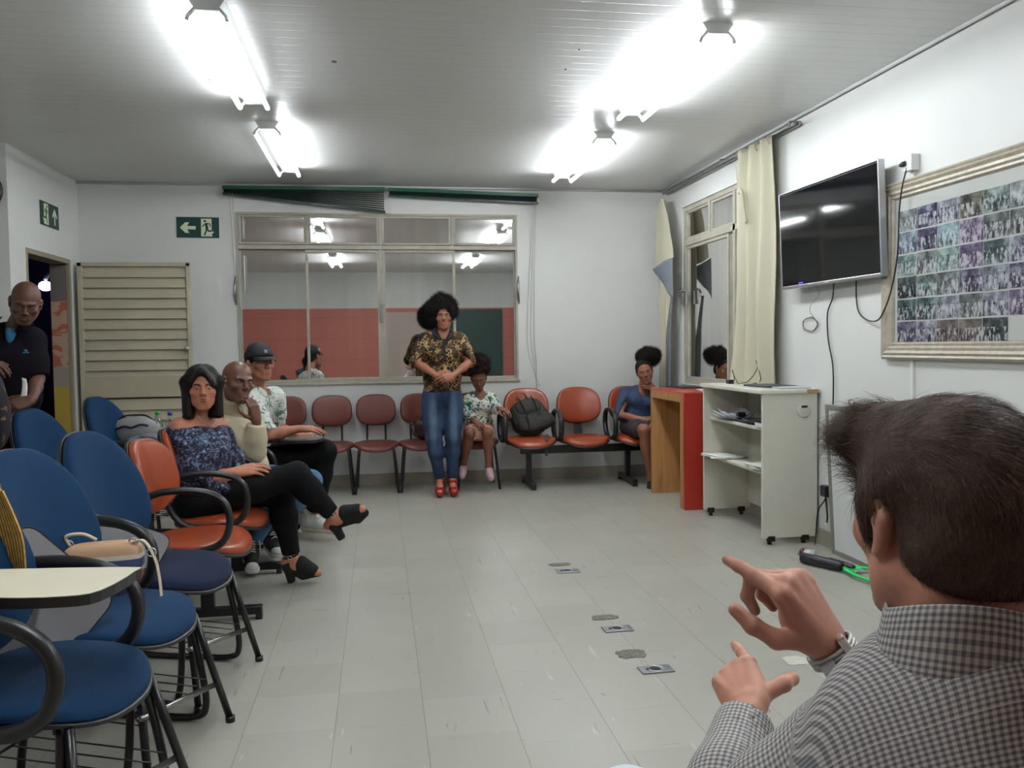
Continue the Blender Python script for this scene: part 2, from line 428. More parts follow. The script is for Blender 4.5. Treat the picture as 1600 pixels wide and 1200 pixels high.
# door in the left wall ---------------------------------------------
M_door = mat('beige_door_paint', (178, 170, 148), .5, var=.05, vscale=5, bump=.05)
def mural():
    t = NT('painted_mural'); P = t.coord(); sep = t.n('ShaderNodeSeparateXYZ'); t.l(P, sep.inputs[0])
    z = t.math('ADD', sep.outputs[2], t.math('MULTIPLY', t.noise(P, 5, 2), .1))
    nz = t.ramp(t.noise(t.mapping(P, (6, 6, 12), rot=(0, .6, 0)), 1.4, 2), [(.45, (0,0,0)), (.5, (1,1,1))])
    orange = t.mix(nz, lin((168, 96, 66)), lin((176, 148, 128)))
    c = t.mix(t.math('LESS_THAN', z, 1.77), lin((112, 102, 96)), orange)
    c = t.mix(t.math('LESS_THAN', z, 1.20), c, lin((150, 140, 128)))
    c = t.mix(t.math('LESS_THAN', z, 1.05), c, lin((176, 150, 60)))
    t.color(c); t.b.inputs['Roughness'].default_value = .6
    return t.m
def door_left():
    root = thing('door_1', None, None, (XL+.03, DL[1], 0)); struct(root)
    y0, y1, _, zt = DL
    loc = Vector((XL+.03, DL[1], 0)); xf = Matrix.Translation(-loc)
    b = MB()
    for (ya, yb_) in ((y0, y0+.035),):
        b.box((XL-.075, (ya+yb_)/2, zt/2), (.158, yb_-ya, zt), bev=.003)
    b.box((XL-.075, (y0+y1)/2, zt-.02), (.158, y1-y0-.07, .04), bev=.003)
    b.box((XL-.012, y1-.0175, zt/2), (.03, .035, zt), bev=.003)
    b.build('door_frame', mat('door_frame_paint', (140, 130, 112), .5), root, xf)
    b = MB(); b.box((XL-.092, y1-.0175, zt/2), (.128, .034, zt)); b.build('painted_jamb', mural(), root, xf)
    # leaf standing open, parallel to the back wall
    xa, xb = XL+.035, -1.64; yl = 7.93; b = MB()
    b.box(((xa+xb)/2, yl, zt-.035), (xb-xa, .04, .035), bev=.003); b.box(((xa+xb)/2, yl, .06), (xb-xa, .04, .1), bev=.003)
    b.box((xa+.02, yl, zt/2), (.04, .04, zt-.04), bev=.003); b.box((xb-.016, yl, zt/2), (.032, .04, zt-.04), bev=.003)
    b.box(((xa+xb)/2, yl-.004, .98), (xb-xa-.08, .03, .19), bev=.003)
    leaf = b.build('door_leaf', M_door, root, xf)
    b = MB(); z = zt-.055; M = Matrix.Rotation(radians(-16), 3, 'X')
    while z > 1.1: b.box(((xa+xb)/2, yl+.002, z-.045), (xb-xa-.07, .012, .1), M=M); z -= .0905
    z = .865
    while z > .15: b.box(((xa+xb)/2, yl+.002, z-.045), (xb-xa-.07, .012, .1), M=M); z -= .0905
    b.build('louvre', M_door, leaf)
    b = MB(); b.box(((xa+xb)/2, yl+.018, zt/2), (xb-xa-.06, .004, zt-.1)); b.build('backing', mat('louvre_gap', (70, 64, 54), .7), leaf)
    b = MB(); b.lathe((xb-.035, yl-.022, 1.31), [(.02, 0), (.02, .012)], 12, Matrix.Rotation(pi/2, 3, 'X')); b.cyl((xb-.035, yl-.02, 1.31), (xb-.035, yl-.055, 1.31), .012, 10); b.sphere((xb-.035, yl-.06, 1.31), .019, 10)
    b.build('door_handle', M_silver, leaf)
door_left()
slab('floor_outside', (XL-6, 5.0, -.12), (XL-.15, 16, -.01), mat('outside_concrete', (60, 58, 60), .8))
lpos = at(71, 447, 14.0)
root = thing('street_lamp', 'violet white lamp glowing in the dark outside the open door', 'lamp', (lpos.x+.1, lpos.y+.3, -.01))
b = MB(); b.tube([(0, 0, 0), (0, 0, lpos.z+.3), (-.05, -.1, lpos.z+.34), (-.1, -.3, lpos.z+.11)], .03, 8); b.build('pole', mat('dark_pole', (30, 30, 34), .6), root)
b = MB(); b.sphere((-.1, -.3, lpos.z+.01), (.10, .09, .075), 12); b.build('lamp_head', mat('violet_street_light', (214, 200, 255), .3, emit=26), root)
b = MB(); q = at(75, 540, 15.0); b.box((q.x-.5, 16, 1.2), (3.0, .1, 3.4))
struct(b.build('wall_yard', mat('dark_yard_wall', (34, 26, 56), .9)))

# ceiling lights -----------------------------------------------------
M_white = mat('white_enamel2', (214, 216, 214), .4)
def tube_mat(name, e): return mat(name, (244, 250, 255), .3, emit=e)
MT = {'c': tube_mat('lit_tube_rear', 62.0), 'b': tube_mat('lit_tube_bright', TUBE_BRIGHT), 'd': tube_mat('lit_tube_dim', TUBE_DIM)}
def ceiling_light(x, y0, label, l, r, L=1.43):
    root = thing('fluorescent_light', label, 'ceiling light', (x, y0+L/2, H), 0, 'twin tube ceiling lights')
    b = MB(); prof = [(-.078, 0), (.078, 0), (.045, -.05), (-.045, -.05)]
    V = [(px_, yy, pz) for yy in (-L/2, L/2) for px_, pz in prof]
    b.add(V, [(0,1,2,3), (7,6,5,4), (0,4,5,1), (1,5,6,2), (2,6,7,3), (3,7,4,0)], False)
    b.build('housing', M_white, root)
    for s, k in ((-1, l), (1, r)):
        b = MB(); b.cyl((s*.078, -L/2+.03, -.078), (s*.078, L/2-.03, -.078), .0135, 10); b.build('tube', MT[k], root)
        for yy in (-L/2+.012, L/2-.012):
            h = MB(); h.tube([(s*.045, yy, -.035), (s*.062, yy, -.052), (s*.078, yy, -.07), (s*.084, yy, -.088)], [.012, .012, .014, .012], 8, ry=.009); h.build('lamp_holder', M_white, root)
ceiling_light(-.70, 3.86, 'twin tube ceiling light nearest at upper left, only its left tube bright', 'b', 'd')
ceiling_light(-.70, 5.86, 'small far twin tube ceiling light at left, its right tube bright', 'd', 'b')
ceiling_light(1.60, 3.86, 'nearest right-hand twin tube ceiling light with both tubes glaring', 'b', 'b')
ceiling_light(1.60, 5.90, 'far right-hand ceiling light with both tubes bright, by the back window', 'b', 'b')
ceiling_light(-.70, .9, 'twin tube ceiling light above the camera on the left, seen mirrored in window', 'c', 'c')
ceiling_light(1.60, .9, 'twin tube ceiling light above the camera on the right, seen mirrored in window', 'c', 'c')
# ================================================================== CHAIRS
def fabric(name, rgb, dark=.25):
    t = NT(name); c = lin(rgb); P = t.coord()
    n1 = t.noise(P, 7, 4, .6); n2 = t.noise(P, 260, 2, .5)
    t.color(t.mix(t.math('MULTIPLY', t.ramp(n1, [(.35, (0,0,0)), (.75, (1,1,1))]), dark), c, tuple(v*.55 for v in c)))
    t.b.inputs['Roughness'].default_value = .85; t.b.inputs['Specular IOR Level'].default_value = .2; t.b.inputs['Sheen Weight'].default_value = .03
    t.bump(n2, .25, .003); return t.m
def vinyl(name, rgb, rough=.3):
    t = NT(name); c = lin(rgb); P = t.coord()
    n1 = t.noise(P, 5, 4, .6)
    t.color(t.mix(t.math('MULTIPLY', t.ramp(n1, [(.4, (0,0,0)), (.8, (1,1,1))]), .3), c, tuple(v*.6 for v in c)))
    t.b.inputs['Roughness'].default_value = rough; t.b.inputs['Specular IOR Level'].default_value = .5
    t.bump(t.noise(P, 30, 3, .6), .12, .004); return t.m
M_blue = fabric('blue_upholstery', (12, 48, 80)); M_blue2 = fabric('navy_upholstery', (20, 32, 56))
M_orange = vinyl('orange_vinyl', (146, 63, 34)); M_brown = vinyl('terracotta_vinyl', (106, 50, 40), .38)
M_blk = mat('black_plastic', (26, 26, 28), .38, var=.1); M_tube = mat('black_enamel_tube', (20, 21, 24), .3)
M_chrome = mat('worn_chrome', (150, 150, 148), .25, .9)
M_rub = mat('black_rubber', (16, 16, 16), .7)
M_desk = mat('cream_laminate', (214, 206, 182), .35, var=.03); M_deskg = mat('grey_underside', (128, 126, 128), .5)

def pad(b, ax, ay, th, n=2.6, taper=0, base=.35, curl=None, xf=None, nr=12, na=40, top=1.0, bot=.35):
    """upholstered pad: superellipse outline in local xy, domed top (+z), flatter underside"""
    prof = []
    for i in range(nr+1):
        a = pi/2*i/nr; prof.append((sin(a)**.8, top*cos(a)**.55 if i < nr else 0))
    prof2 = [(sin(pi/2*i/nr)**.8, -bot*cos(pi/2*i/nr)**.5 if i < nr else 0) for i in range(nr-1, -1, -1)]
    V = []; F = []
    rings = prof+prof2
    for (r, z) in rings:
        for k in range(na):
            a = 2*pi*k/na; ca, sa = cos(a), sin(a)
            x = ax*r*abs(ca)**(2/n)*(1 if ca >= 0 else -1); y = ay*r*abs(sa)**(2/n)*(1 if sa >= 0 else -1)
            x *= 1-taper*(y/ay)
            p = Vector((x, y, z*th))
            if curl: p = curl(p)
            V.append(p)
    for i in range(len(rings)-1):
        for k in range(na): F.append((i*na+k, (i+1)*na+k, (i+1)*na+(k+1) % na, i*na+(k+1) % na))
    b.add(V, F, True, xf)
    return b
def seat_curl(p, ay):                      # waterfall front (+y)
    q = p.copy(); t = max(0, (p.y/ay-.45)/.55); q.z -= .035*t*t; q.z += .012*max(0, -p.y/ay-.5); q.z += .008*(p.x/.22)**2; return q
def back_curl(p, ax): q = p.copy(); q.z += .055*(p.x/ax)**2; return q
# chairs are modelled facing +Y, seat centre on the local Z axis
def seat_parts(root, m, ax=.225, ay=.225, z=.455, n=2.5, taper=-.06):
    b = MB(); pad(b, ax, ay, .045, n, -taper, curl=lambda p: seat_curl(p, ay), xf=Matrix.Translation((0, .0, z-.045))); b.build('seat', m, root)
    b = MB(); pad(b, ax*1.015, ay*1.015, .02, n, -taper, curl=lambda p: seat_curl(p, ay), xf=Matrix.Translation((0, .0, z-.055)), top=.3, bot=1.2); b.build('seat_shell', M_blk, root)
def back_parts(root, m, ax=.215, ay=.23, zc=.74, yb=-.235, tilt=14, th=.05, n=2.5, taper=.14):
    M = Matrix.Translation((0, yb, zc)) @ Matrix.Rotation(radians(90-tilt), 4, 'X')
    # local y -> up, local z -> towards -Y after the rotation; flip so the dome faces +Y
    M = Matrix.Translation((0, yb, zc)) @ Matrix.Rotation(radians(tilt), 4, 'X') @ Matrix(((-1,0,0,0), (0,0,1,0), (0,1,0,0), (0,0,0,1)))
    b = MB(); pad(b, ax, ay, th, n, taper, curl=lambda p: back_curl(p, ax), xf=M); b.build('backrest', m, root)
    b = MB(); pad(b, ax*1.02, ay*1.02, .02, n, taper, curl=lambda p: back_curl(p, ax)-Vector((0,0,.016)), xf=M, top=.4, bot=1.3); b.build('back_shell', M_blk, root)

def arm_loop(root, sx, xo=.275, h=.69, z0=.44, dy=0):
    """closed black loop armrest"""
    pts = [(xo*sx, -.17, z0+.02), (xo*sx*1.01, -.215, z0+.12), (xo*sx*1.01, -.19, h-.03), (xo*sx*1.01, -.10, h), (xo*sx*1.01, .06, h-.005), (xo*sx, .16, h-.05), (xo*sx, .19, h-.13), (xo*sx*.99, .15, z0+.03), (xo*sx*.97, .05, z0-.015), (xo*sx*.96, -.08, z0-.02)]
    pts = [(x, y+dy, z) for x, y, z in pts]
    b = MB(); b.tube(smooth_path(pts, 6, True), .017, 8, closed=True, ry=.021); b.build('armrest', M_blk, root)
def school_chair(label, backm=M_blue, seatm=M_blue, arms='loop', tablet=None, basket=True, dy=0):
    root = thing('tablet_armchair', label, 'chair', group='blue upholstered armchairs')
    seat_parts(root, seatm, .25, .245, .475)
    back_parts(root, backm, .222, .262, .73, -.27, 15, .05, 2.3, .16)
    b = MB(); b.box((0, -.22, .46), (.07, .012, .24), M=Matrix.Rotation(radians(12), 3, 'X')); b.box((0, -.12, .40), (.07, .22, .012)); b.build('back_bracket', M_blk, root)
    for s in (-1, 1):
        pts = [(s*.17, .17, .40), (s*.21, .19, .2), (s*.235, .19, .06), (s*.235, .15, .018), (s*.235, 0, .014), (s*.235, -.2, .014), (s*.235, -.26, .03), (s*.22, -.25, .12), (s*.17, -.17, .395)]
        b = MB(); b.tube(smooth_path(pts, 6), .0125, 8); b.build('sled_leg', M_tube, root)
    for s in (-1, 1):
        b = MB(); b.cyl((s*.17, .19, .40), (s*.25, .27, .012), .0125, 8); b.cyl((s*.249, .27, .02), (s*.25, .271, 0), .017, 8); b.build('leg', M_tube, root)
    b = MB(); b.box((0, .0, .395), (.36, .03, .025)); b.box((0, .17, .398), (.36, .03, .02)); b.box((0, -.17, .395), (.36, .03, .02)); b.build('seat_frame', M_blk, root)
    if basket:
        b = MB(); b.cyl((-.235, .235, .14), (.235, .235, .22), .010, 8); b.build('brace', M_chrome, root)
        b = MB()
        for i in range(7): x = -.18+.06*i; b.cyl((x, .22, .175+.0*x), (x, -.2, .2), .0025, 5)
        b.cyl((-.22, -.2, .2), (.22, -.2, .2), .005, 6); b.build('book_rack', M_tube, root)
    for s in (-1, 1):
        if arms == 'loop' or (arms == 'right' and s == 1) or (arms == 'left' and s == -1): arm_loop(root, s, dy=dy)
        elif arms in ('right', 'left'): pass
    return root
def tablet_board(root, M, m_top=M_desk, m_under=M_deskg, L=.50, W=.30, thick=.009):
    """writing board: wide at one end with a cut corner; local x across, y along, top +z"""
    poly = [(-W/2, -L/2+.04), (-W/2+.04, -L/2), (W*.16, -L/2), (W*.30, -L/2+.05), (W*.30, -L*.1), (W/2, L*.12), (W/2, L/2-.06), (W/2-.05, L/2), (-W/2+.05, L/2), (-W/2, L/2-.05)]
    pr = [Vector((x, y, 0)) for x, y in poly]; pr = smooth_path(pr, 3, True)
    pl = [(p.x, p.y) for p in pr]
    b = MB(); b.prism(pl, .009, .0105, M); t = b.build('tablet_top', m_top, root)
    b = MB(); b.prism([(x*1.01, y*1.01) for x, y in pl], -thick, .009, M); e = b.build('tablet_edge', M_blk, root)
    b = MB(); b.prism([(x*.97, y*.97) for x, y in pl], -thick-.0015, -thick, M); b.build('tablet_underside', m_under, root)

def place(root, x, y, face):               # face: heading angle of the chair's front, degrees from +X
    root.location = (x, y, 0); root.rotation_euler = (0, 0, radians(face-90)); return root

# front-left row -------------------------------------------------
FA = -17
cA = school_chair('nearest blue armchair at bottom left, its cream writing board lowered over the seat', arms='right', dy=.05)
arm_loop(cA, 1)
for o in [x for x in cA.children if x.name.startswith('armrest')][1:]: bpy.data.objects.remove(o)
place(cA, -.88, 2.35, FA)
Mt = Matrix.Translation((.09, -.03, .715)) @ Matrix.Rotation(radians(10), 4, 'Z') @ Matrix.Rotation(radians(-2), 4, 'Y')
tablet_board(cA, Mt, L=.56, W=.30, thick=.016)
b = MB(); b.box((.25, -.02, .69), (.05, .12, .03), bev=.006); b.tube(smooth_path([(.275, -.06, .68), (.275, -.04, .62), (.27, -.05, .57)], 4), .022, 8); b.build('tablet_hinge', M_blk, cA)
cB = place(school_chair('second blue armchair of the near row, grey underside of its folded board showing', arms='right', dy=.08), -.87, 2.88, FA)
cC = place(school_chair('blue armchair with creased backrest and navy seat, the striped handbag beside it', M_blue, M_blue2, arms='right', dy=-.06), -.85, 3.46, FA)
def folded_board(root, c, n, spin, L, W):
    """board folded down beside its chair: c world centre, n direction its grey underside faces"""
    n = Vector(n).normalized(); r = Vector((0, 0, 1)).cross(n).normalized(); u = n.cross(r)
    r2 = r*cos(spin)+u*sin(spin); u2 = u*cos(spin)-r*sin(spin)
    M = Matrix(((r2.x, u2.x, n.x, c[0]), (r2.y, u2.y, n.y, c[1]), (r2.z, u2.z, n.z, c[2]), (0, 0, 0, 1)))
    rm = Matrix.Translation(root.location) @ Matrix.Rotation(root.rotation_euler.z, 4, 'Z')
    W2, L2 = W/2, L/2; poly = [(-W2, -L2), (W2*.82, -L2), (W2, L2), (-W2*.9, L2)]; pl = []
    for i in range(4):
        p, a, c2 = Vector(poly[i]), Vector(poly[i-1]), Vector(poly[(i+1) % 4]); ra = (a-p).normalized()*.05; rc = (c2-p).normalized()*.05
        for k in range(6): t_ = k/5; pl.append(tuple((p+ra)*(1-t_)**2+p*2*t_*(1-t_)+(p+rc)*t_*t_))
    X_ = rm.inverted() @ M
    b = MB(); b.prism([(x*1.025, y*1.025) for x, y in pl], -.008, .008, X_); b.build('tablet_edge', M_blk, root)
    b = MB(); b.prism(pl, .008, .0095, X_); b.build('tablet_underside', M_deskg, root)
folded_board(cB, at(52, 945, 2.62), (.42, -1, .15), radians(47), .34, .34)
folded_board(cC, at(182, 862, 3.36), (.35, -1, .25), radians(-24), .22, .34)

# beam seating ---------------------------------------------------
def beam_unit(name, label, cats, n, pitch, m, arms, feet):
    root = thing(name, label, 'seating')
    for i in range(n):
        x = (i-(n-1)/2)*pitch; sub = Matrix.Translation((x, 0, 0))
        def tmp(parts): pass
        b = MB(); pad(b, .228, .225, .045, 2.5, -.05, curl=lambda p: seat_curl(p, .225), xf=sub @ Matrix.Translation((0, 0, .415))); b.build('seat', m, root)
        b = MB(); pad(b, .231, .228, .02, 2.5, -.05, curl=lambda p: seat_curl(p, .225), xf=sub @ Matrix.Translation((0, 0, .405)), top=.3, bot=1.2); b.build('seat_shell', M_blk, root)
        T = sub @ Matrix.Translation((0, -.235, .725)) @ Matrix.Rotation(radians(12), 4, 'X') @ Matrix(((-1,0,0,0), (0,0,1,0), (0,1,0,0), (0,0,0,1)))
        b = MB(); pad(b, .212, .172, .045, 2.6, .06, curl=lambda p: back_curl(p, .212), xf=T); b.build('backrest', m, root)
        b = MB(); pad(b, .216, .176, .02, 2.6, .06, curl=lambda p: back_curl(p, .212)-Vector((0,0,.014)), xf=T, top=.4, bot=1.3); b.build('back_shell', M_blk, root)
        b = MB(); b.box((x, -.22, .47), (.075, .014, .26), M=Matrix.Rotation(radians(10), 3, 'X')); b.box((x, -.11, .385), (.08, .24, .014)); b.box((x, 0, .375), (.16, .1, .03)); b.build('back_bracket', M_blk, root)
    for x in arms:
        pts = [(x, -.15, .46), (x, -.2, .55), (x, -.18, .65), (x, -.09, .69), (x, .06, .685), (x, .15, .64), (x, .175, .55), (x, .14, .46), (x, .04, .425), (x, -.07, .425)]
        b = MB(); b.tube(smooth_path(pts, 6, True), .016, 8, closed=True, ry=.024, up=(1,0,0)); b.build('armrest', M_blk, root)
    w = (n-1)*pitch+.12
    b = MB(); b.box((0, 0, .335), (w+.06, .05, .07), bev=.004); b.build('beam', M_tube, root)
    for x in feet:
        b = MB(); b.box((x, 0, .17), (.045, .06, .28), bev=.003); b.box((x, 0, .045), (.05, .5, .04), bev=.006); b.box((x, .235, .014), (.045, .03, .028)); b.box((x, -.235, .014), (.045, .03, .028)); b.build('leg', M_tube, root)
    return root
bench1 = beam_unit('beam_seating', 'three orange seats on one black beam by the back wall, backpack on it', '', 3, .505, M_orange, (-.77, -.262, .245, .76), (-.42, .52))
place(bench1, 1.865, 7.70, -90)
bench1.rotation_euler = (0, 0, pi)
bench2 = beam_unit('beam_seating', 'orange seats on a black beam in the left row under the floral top woman', '', 3, .575, M_orange, (-.86, -.29, .29, .80), (-.42, .42))
bench2.location = (-.83, 4.62, 0); bench2.rotation_euler = (0, 0, radians(-90+0))
for o in bench2.children:
    if o.name.split('.')[0] in ('seat', 'seat_shell', 'backrest', 'back_shell', 'back_bracket'):
        c = sum((Vector(v) for v in o.bound_box), Vector())/8
        x = min((-.575, 0, .575), key=lambda q: abs(q-c.x)); T = Matrix.Translation((x, 0, 0)) @ Matrix.Rotation(radians(-7), 4, 'Z') @ Matrix.Translation((-x, 0, 0)); o.data.transform(T)

# cap man's chair
cG = place(school_chair('black framed armchair with small writing board under the capped man', M_blue2, M_blue2, arms='left'), -.80, 5.92, -8)
Mt = Matrix.Translation((.20, .22, .70)) @ Matrix.Rotation(radians(3), 4, 'Z')
tablet_board(cG, Mt, M_blk, M_blk, .46, .24)
# second row
for (x, y, lab, brd) in ((-1.64, 5.03, 'blue armchair in the second row just before the person in dark polo', 0), (-1.62, 6.12, 'far blue armchair near the louvred door, grey bag and bottles on its board', 1)):
    c = place(school_chair(lab, arms='loop'), x, y, -16)
    if brd:
        T = Matrix.Translation((0, 0, .655)); tablet_board(c, T @ Matrix.Translation((-.03, .30, 0)) @ Matrix.Rotation(radians(90), 4, 'Z'), M_desk, M_blk, .62, .30)

# terracotta stacking chairs under the window --------------------
def stack_chair(label):
    root = thing('stacking_chair', label, 'chair', group='terracotta chairs along the back wall')
    b = MB(); pad(b, .205, .2, .045, 2.4, -.03, curl=lambda p: seat_curl(p, .2), xf=Matrix.Translation((0, 0, .405))); b.build('seat', M_brown, root)
    T = Matrix.Translation((0, -.19, .72)) @ Matrix.Rotation(radians(10), 4, 'X') @ Matrix(((-1,0,0,0), (0,0,1,0), (0,1,0,0), (0,0,0,1)))
    b = MB(); pad(b, .178, .142, .032, 2.8, .03, curl=lambda p: back_curl(p, .25), xf=T); b.build('backrest', M_brown, root)
    b = MB(); pad(b, .182, .146, .012, 2.8, .03, curl=lambda p: back_curl(p, .25)-Vector((0,0,.01)), xf=T, top=.4, bot=1); b.build('back_shell', M_blk, root)
    for s in (-1, 1):
        b = MB(); b.tube(smooth_path([(s*.14, .15, .395), (s*.155, .165, .36), (s*.188, .2, .02), (s*.189, .2, 0)], 4), [.012]*12+[.017], 8); b.build('leg', M_tube, root)
        b = MB(); b.tube(smooth_path([(s*.14, -.1, .395), (s*.155, -.12, .36), (s*.182, -.2, .02), (s*.182, -.2, 0)], 4), [.012]*12+[.017], 8); b.build('leg', M_tube, root)
        b = MB(); b.tube(smooth_path([(s*.085, -.02, .398), (s*.085, -.15, .4), (s*.085, -.2, .46), (s*.085, -.212, .66)], 5), .009, 8); b.build('back_support', M_tube, root)
    b = MB(); b.box((0, .14, .395), (.29, .02, .014)); b.box((0, -.1, .395), (.29, .02, .014)); b.build('seat_frame', M_tube, root)
    return root
sc = stack_chair('terracotta chair beside the capped man, mostly hidden behind his arm')
labs = ['terracotta chair with a dark smudge low on its backrest, second from left', 'clean empty terracotta chair left of the standing woman', 'terracotta chair behind the standing woman with a dark handbag on it', 'terracotta chair on which the girl in the white patterned blouse sits']
for i, x in enumerate((-.845, -.437, -.038, .365, .87)):
    if i == 0: sc.location = (x, 7.80, 0); sc.rotation_euler = (0, 0, pi)
    else: dup(sc, (x, 7.80, 0), pi, labs[i-1])

# ================================================================== FURNITURE ON THE RIGHT
def wood():
    t = NT('oak_veneer'); P = t.coord()
    w = t.n('ShaderNodeTexWave', wave_type='BANDS', bands_direction='Y'); t.l(t.mapping(P, (3, 3, .45), rot=(0, .05, 0)), w.inputs[0])
    w.inputs['Scale'].default_value = 3.2; w.inputs['Distortion'].default_value = 6; w.inputs['Detail'].default_value = 3; w.inputs['Detail Scale'].default_value = 1.2
    n = t.noise(t.mapping(P, (40, 40, 2)), 1.5, 4, .6)
    f = t.math('MULTIPLY_ADD', w.outputs[1], .35, t.math('MULTIPLY', n, .65))
    t.color(t.ramp(f, [(.2, lin((134, 92, 50))), (.5, lin((170, 122, 72))), (.8, lin((188, 142, 90)))]))
    t.b.inputs['Roughness'].default_value = .45; return t.m
M_wood = wood(); M_red = mat('red_laminate', (164, 48, 36), .35, var=.04); M_redtop = mat('red_top', (172, 62, 52), .3)
root = thing('counter', 'oak and red open-fronted counter beside the white cabinet', 'counter', (2.55, 6.7, 0))
b = MB(); xf = Matrix.Translation((-2.55, -6.7, 0))
y0, y1, x0, x1, zt = 6.29, 7.12, 2.325, 2.76, .905
b = MB(); b.box(((x0+x1)/2-.005, y1-.02, zt/2), (x1-x0-.01, .04, zt-.001), bev=.002); b.build('side_panel', M_wood, root, xf)
b = MB(); b.box(((x0+x1)/2, y0+.065, zt/2), (x1-x0, .07, zt-.001), bev=.002); b.build('side_panel', M_wood, root, xf)
b = MB(); b.box(((x0+x1)/2, (y0+.1+y1-.04)/2, zt-.035), (x1-x0, y1-.04-y0-.1, .07), bev=.002); b.build('rail', M_wood, root, xf)
b = MB(); b.box((x1-.015, (y0+.1+y1-.04)/2, zt/2-.04), (.02, y1-.14-y0, zt-.08)); b.build('back_panel', M_wood, root, xf)
b = MB(); b.box(((x0+x1)/2, y0+.015, zt/2), (x1-x0, .03, zt-.001), bev=.002); b.build('side_panel', M_red, root, xf).update_tag()
b = MB(); b.box(((x0+x1)/2, (y0+y1)/2, zt+.006), (x1-x0, y1-y0, .014), bev=.002); b.build('top', M_redtop, root, xf)
b = MB(); b.box((2.62, 7.0, zt+.018), (.26, .3, .008), rz=.1, bev=.002); tag(b.build('folder', mat('dark_folder', (38, 36, 42), .5)), 'thin dark folder lying on the red counter top', 'folder')
b = MB(); b.box((2.64, 6.5, zt+.016), (.21, .28, .004), rz=-.2); tag(b.build('paper_sheet', mat('paper_white', (214, 216, 216), .6)), 'white sheet lying on the red counter by the cabinet', 'paper')

# white shelf cabinet: open towards the room
M_cab = mat('off_white_laminate', (202, 200, 186), .4, var=.03); M_cabe = mat('chipboard_edge', (150, 118, 84), .7)
root = thing('shelf_cabinet', 'tall off-white open shelf cabinet with papers on its shelves', 'cabinet', (2.58, 5.6, 0))
xf = Matrix.Translation((-2.58, -5.6, 0)); ca, cb, cx0, cx1, ch = 5.085, 6.10, 2.40, 2.772, .975
b = MB(); b.box(((cx0+cx1)/2, ca+.012, ch/2+.02), (cx1-cx0, .024, ch-.05), bev=.002); b.build('side_panel', M_cab, root, xf)
b = MB(); b.box(((cx0+cx1)/2, cb-.012, ch/2+.02), (cx1-cx0, .024, ch-.05), bev=.002); b.build('side_panel', M_cab, root, xf)
b = MB(); b.box((cx1-.01, (ca+cb)/2, ch/2+.04), (.018, cb-ca-.048, ch-.1)); b.build('back_panel', M_cab, root, xf)
b = MB(); b.box(((cx0+cx1)/2-.004, (ca+cb)/2, ch+.008), (cx1-cx0+.03, cb-ca+.03, .028), bev=.006); top = b.build('top', M_cab, root, xf)
b = MB(); b.box((cx1-.04, ca-.0152, ch+.008), (.08, .002, .024)); b.build('chipped_edge', M_cabe, root, xf)
for z in (.735, .45):
    b = MB(); b.box(((cx0+cx1)/2+.02, (ca+cb)/2, z), (cx1-cx0-.05, cb-ca-.05, .022), bev=.005); b.build('shelf', M_cab, root, xf)
for (x, y) in ((cx0+.06, ca+.03), (cx1-.08, ca+.03), (cx0+.05, cb-.03), (cx1-.08, cb-.03)):
    b = MB(); b.box((x, y-(.02 if y < 5.5 else 0), .04), (.05, .02, .035)); b.cyl((x, y, .035), (x, y, 0), .014, 10); b.build('foot', M_rub, root, xf)
b = MB(); b.lathe((cx1-.095, ca-.001, .86), [(.045, 0), (.045, .006), (.04, .008)], 24, Matrix.Rotation(pi/2, 3, 'X')); g = b.build('cable_grommet', M_cab, root, xf)
b = MB(); b.box((cx1-.095, ca-.011, .885), (.04, .004, .014)); b.build('slot', M_rub, g)
b = MB(); b.lathe((cx1-.022, 5.75, .88), [(.035, 0), (.035, .008)], 20, Matrix.Rotation(-pi/2, 3, 'Y')); b.build('cable_grommet', M_cab, root, xf)
def sheet_stack(name, lab, cat, c, size, n, m, spread=.02, curl=.0):
    b = MB()
    for i in range(n):
        a = random.uniform(-.35, .35); ox, oy = random.uniform(-spread, spread), random.uniform(-spread, spread)
        R = Matrix.Translation((c[0]+ox, c[1]+oy, c[2]+i*.0016)) @ Matrix.Rotation(a, 4, 'Z')
        b.grid(lambda u, v: R @ Vector(((u-.5)*size[0], (v-.5)*size[1], .0008+curl*((u-.5)**2*2+(v-.4)**2)*(1+i*.3))), 6, 6)
    o = b.build(name, m); md = o.modifiers.new('t', 'SOLIDIFY'); md.thickness = .0012; md.offset = 1
    return tag(o, lab, cat)
M_paper = mat('printed_paper', (196, 200, 204), .6, var=.12, vscale=40); M_paper2 = mat('white_paper', (214, 214, 208), .6)
sheet_stack('paper_stack', 'loose crumpled white papers on the upper cabinet shelf', 'papers', (2.53, 5.82, .748), (.2, .28), 6, M_paper, .03, .035)
sheet_stack('magazine', 'dark printed booklet on upper cabinet shelf', 'booklet', (2.56, 5.48, .748), (.2, .27), 3, mat('booklet_grey', (110, 116, 130), .5, var=.4, vscale=30), .01, .02)
b = MB(); b.box((0, 0, .045), (.06, .04, .03), bev=.006); b.box((0, 0, .012), (.05, .03, .02)); b.cyl((0,0,.02), (0,0,.04), .01, 8)
o = tag(b.build('desk_stapler', M_blk), 'small black stamp standing on the papers of the upper shelf', 'stamp'); o.location = (2.49, 5.62, .753)
o.name = 'ink_stamp'
b = MB(); b.box((0, 0, .015), (.09, .12, .03), bev=.004); tag(b.build('white_box', mat('white_card', (205, 205, 200), .5)), 'small white box with dark top at the near end of the upper shelf', 'box').location = (2.47, 5.2, .746)
b = MB(); b.box((0, 0, .01), (.1, .12, .02), bev=.004); tag(b.build('dark_case', M_blk), 'black flat case on top of the small white box', 'case').location = (2.475, 5.205, .7765)
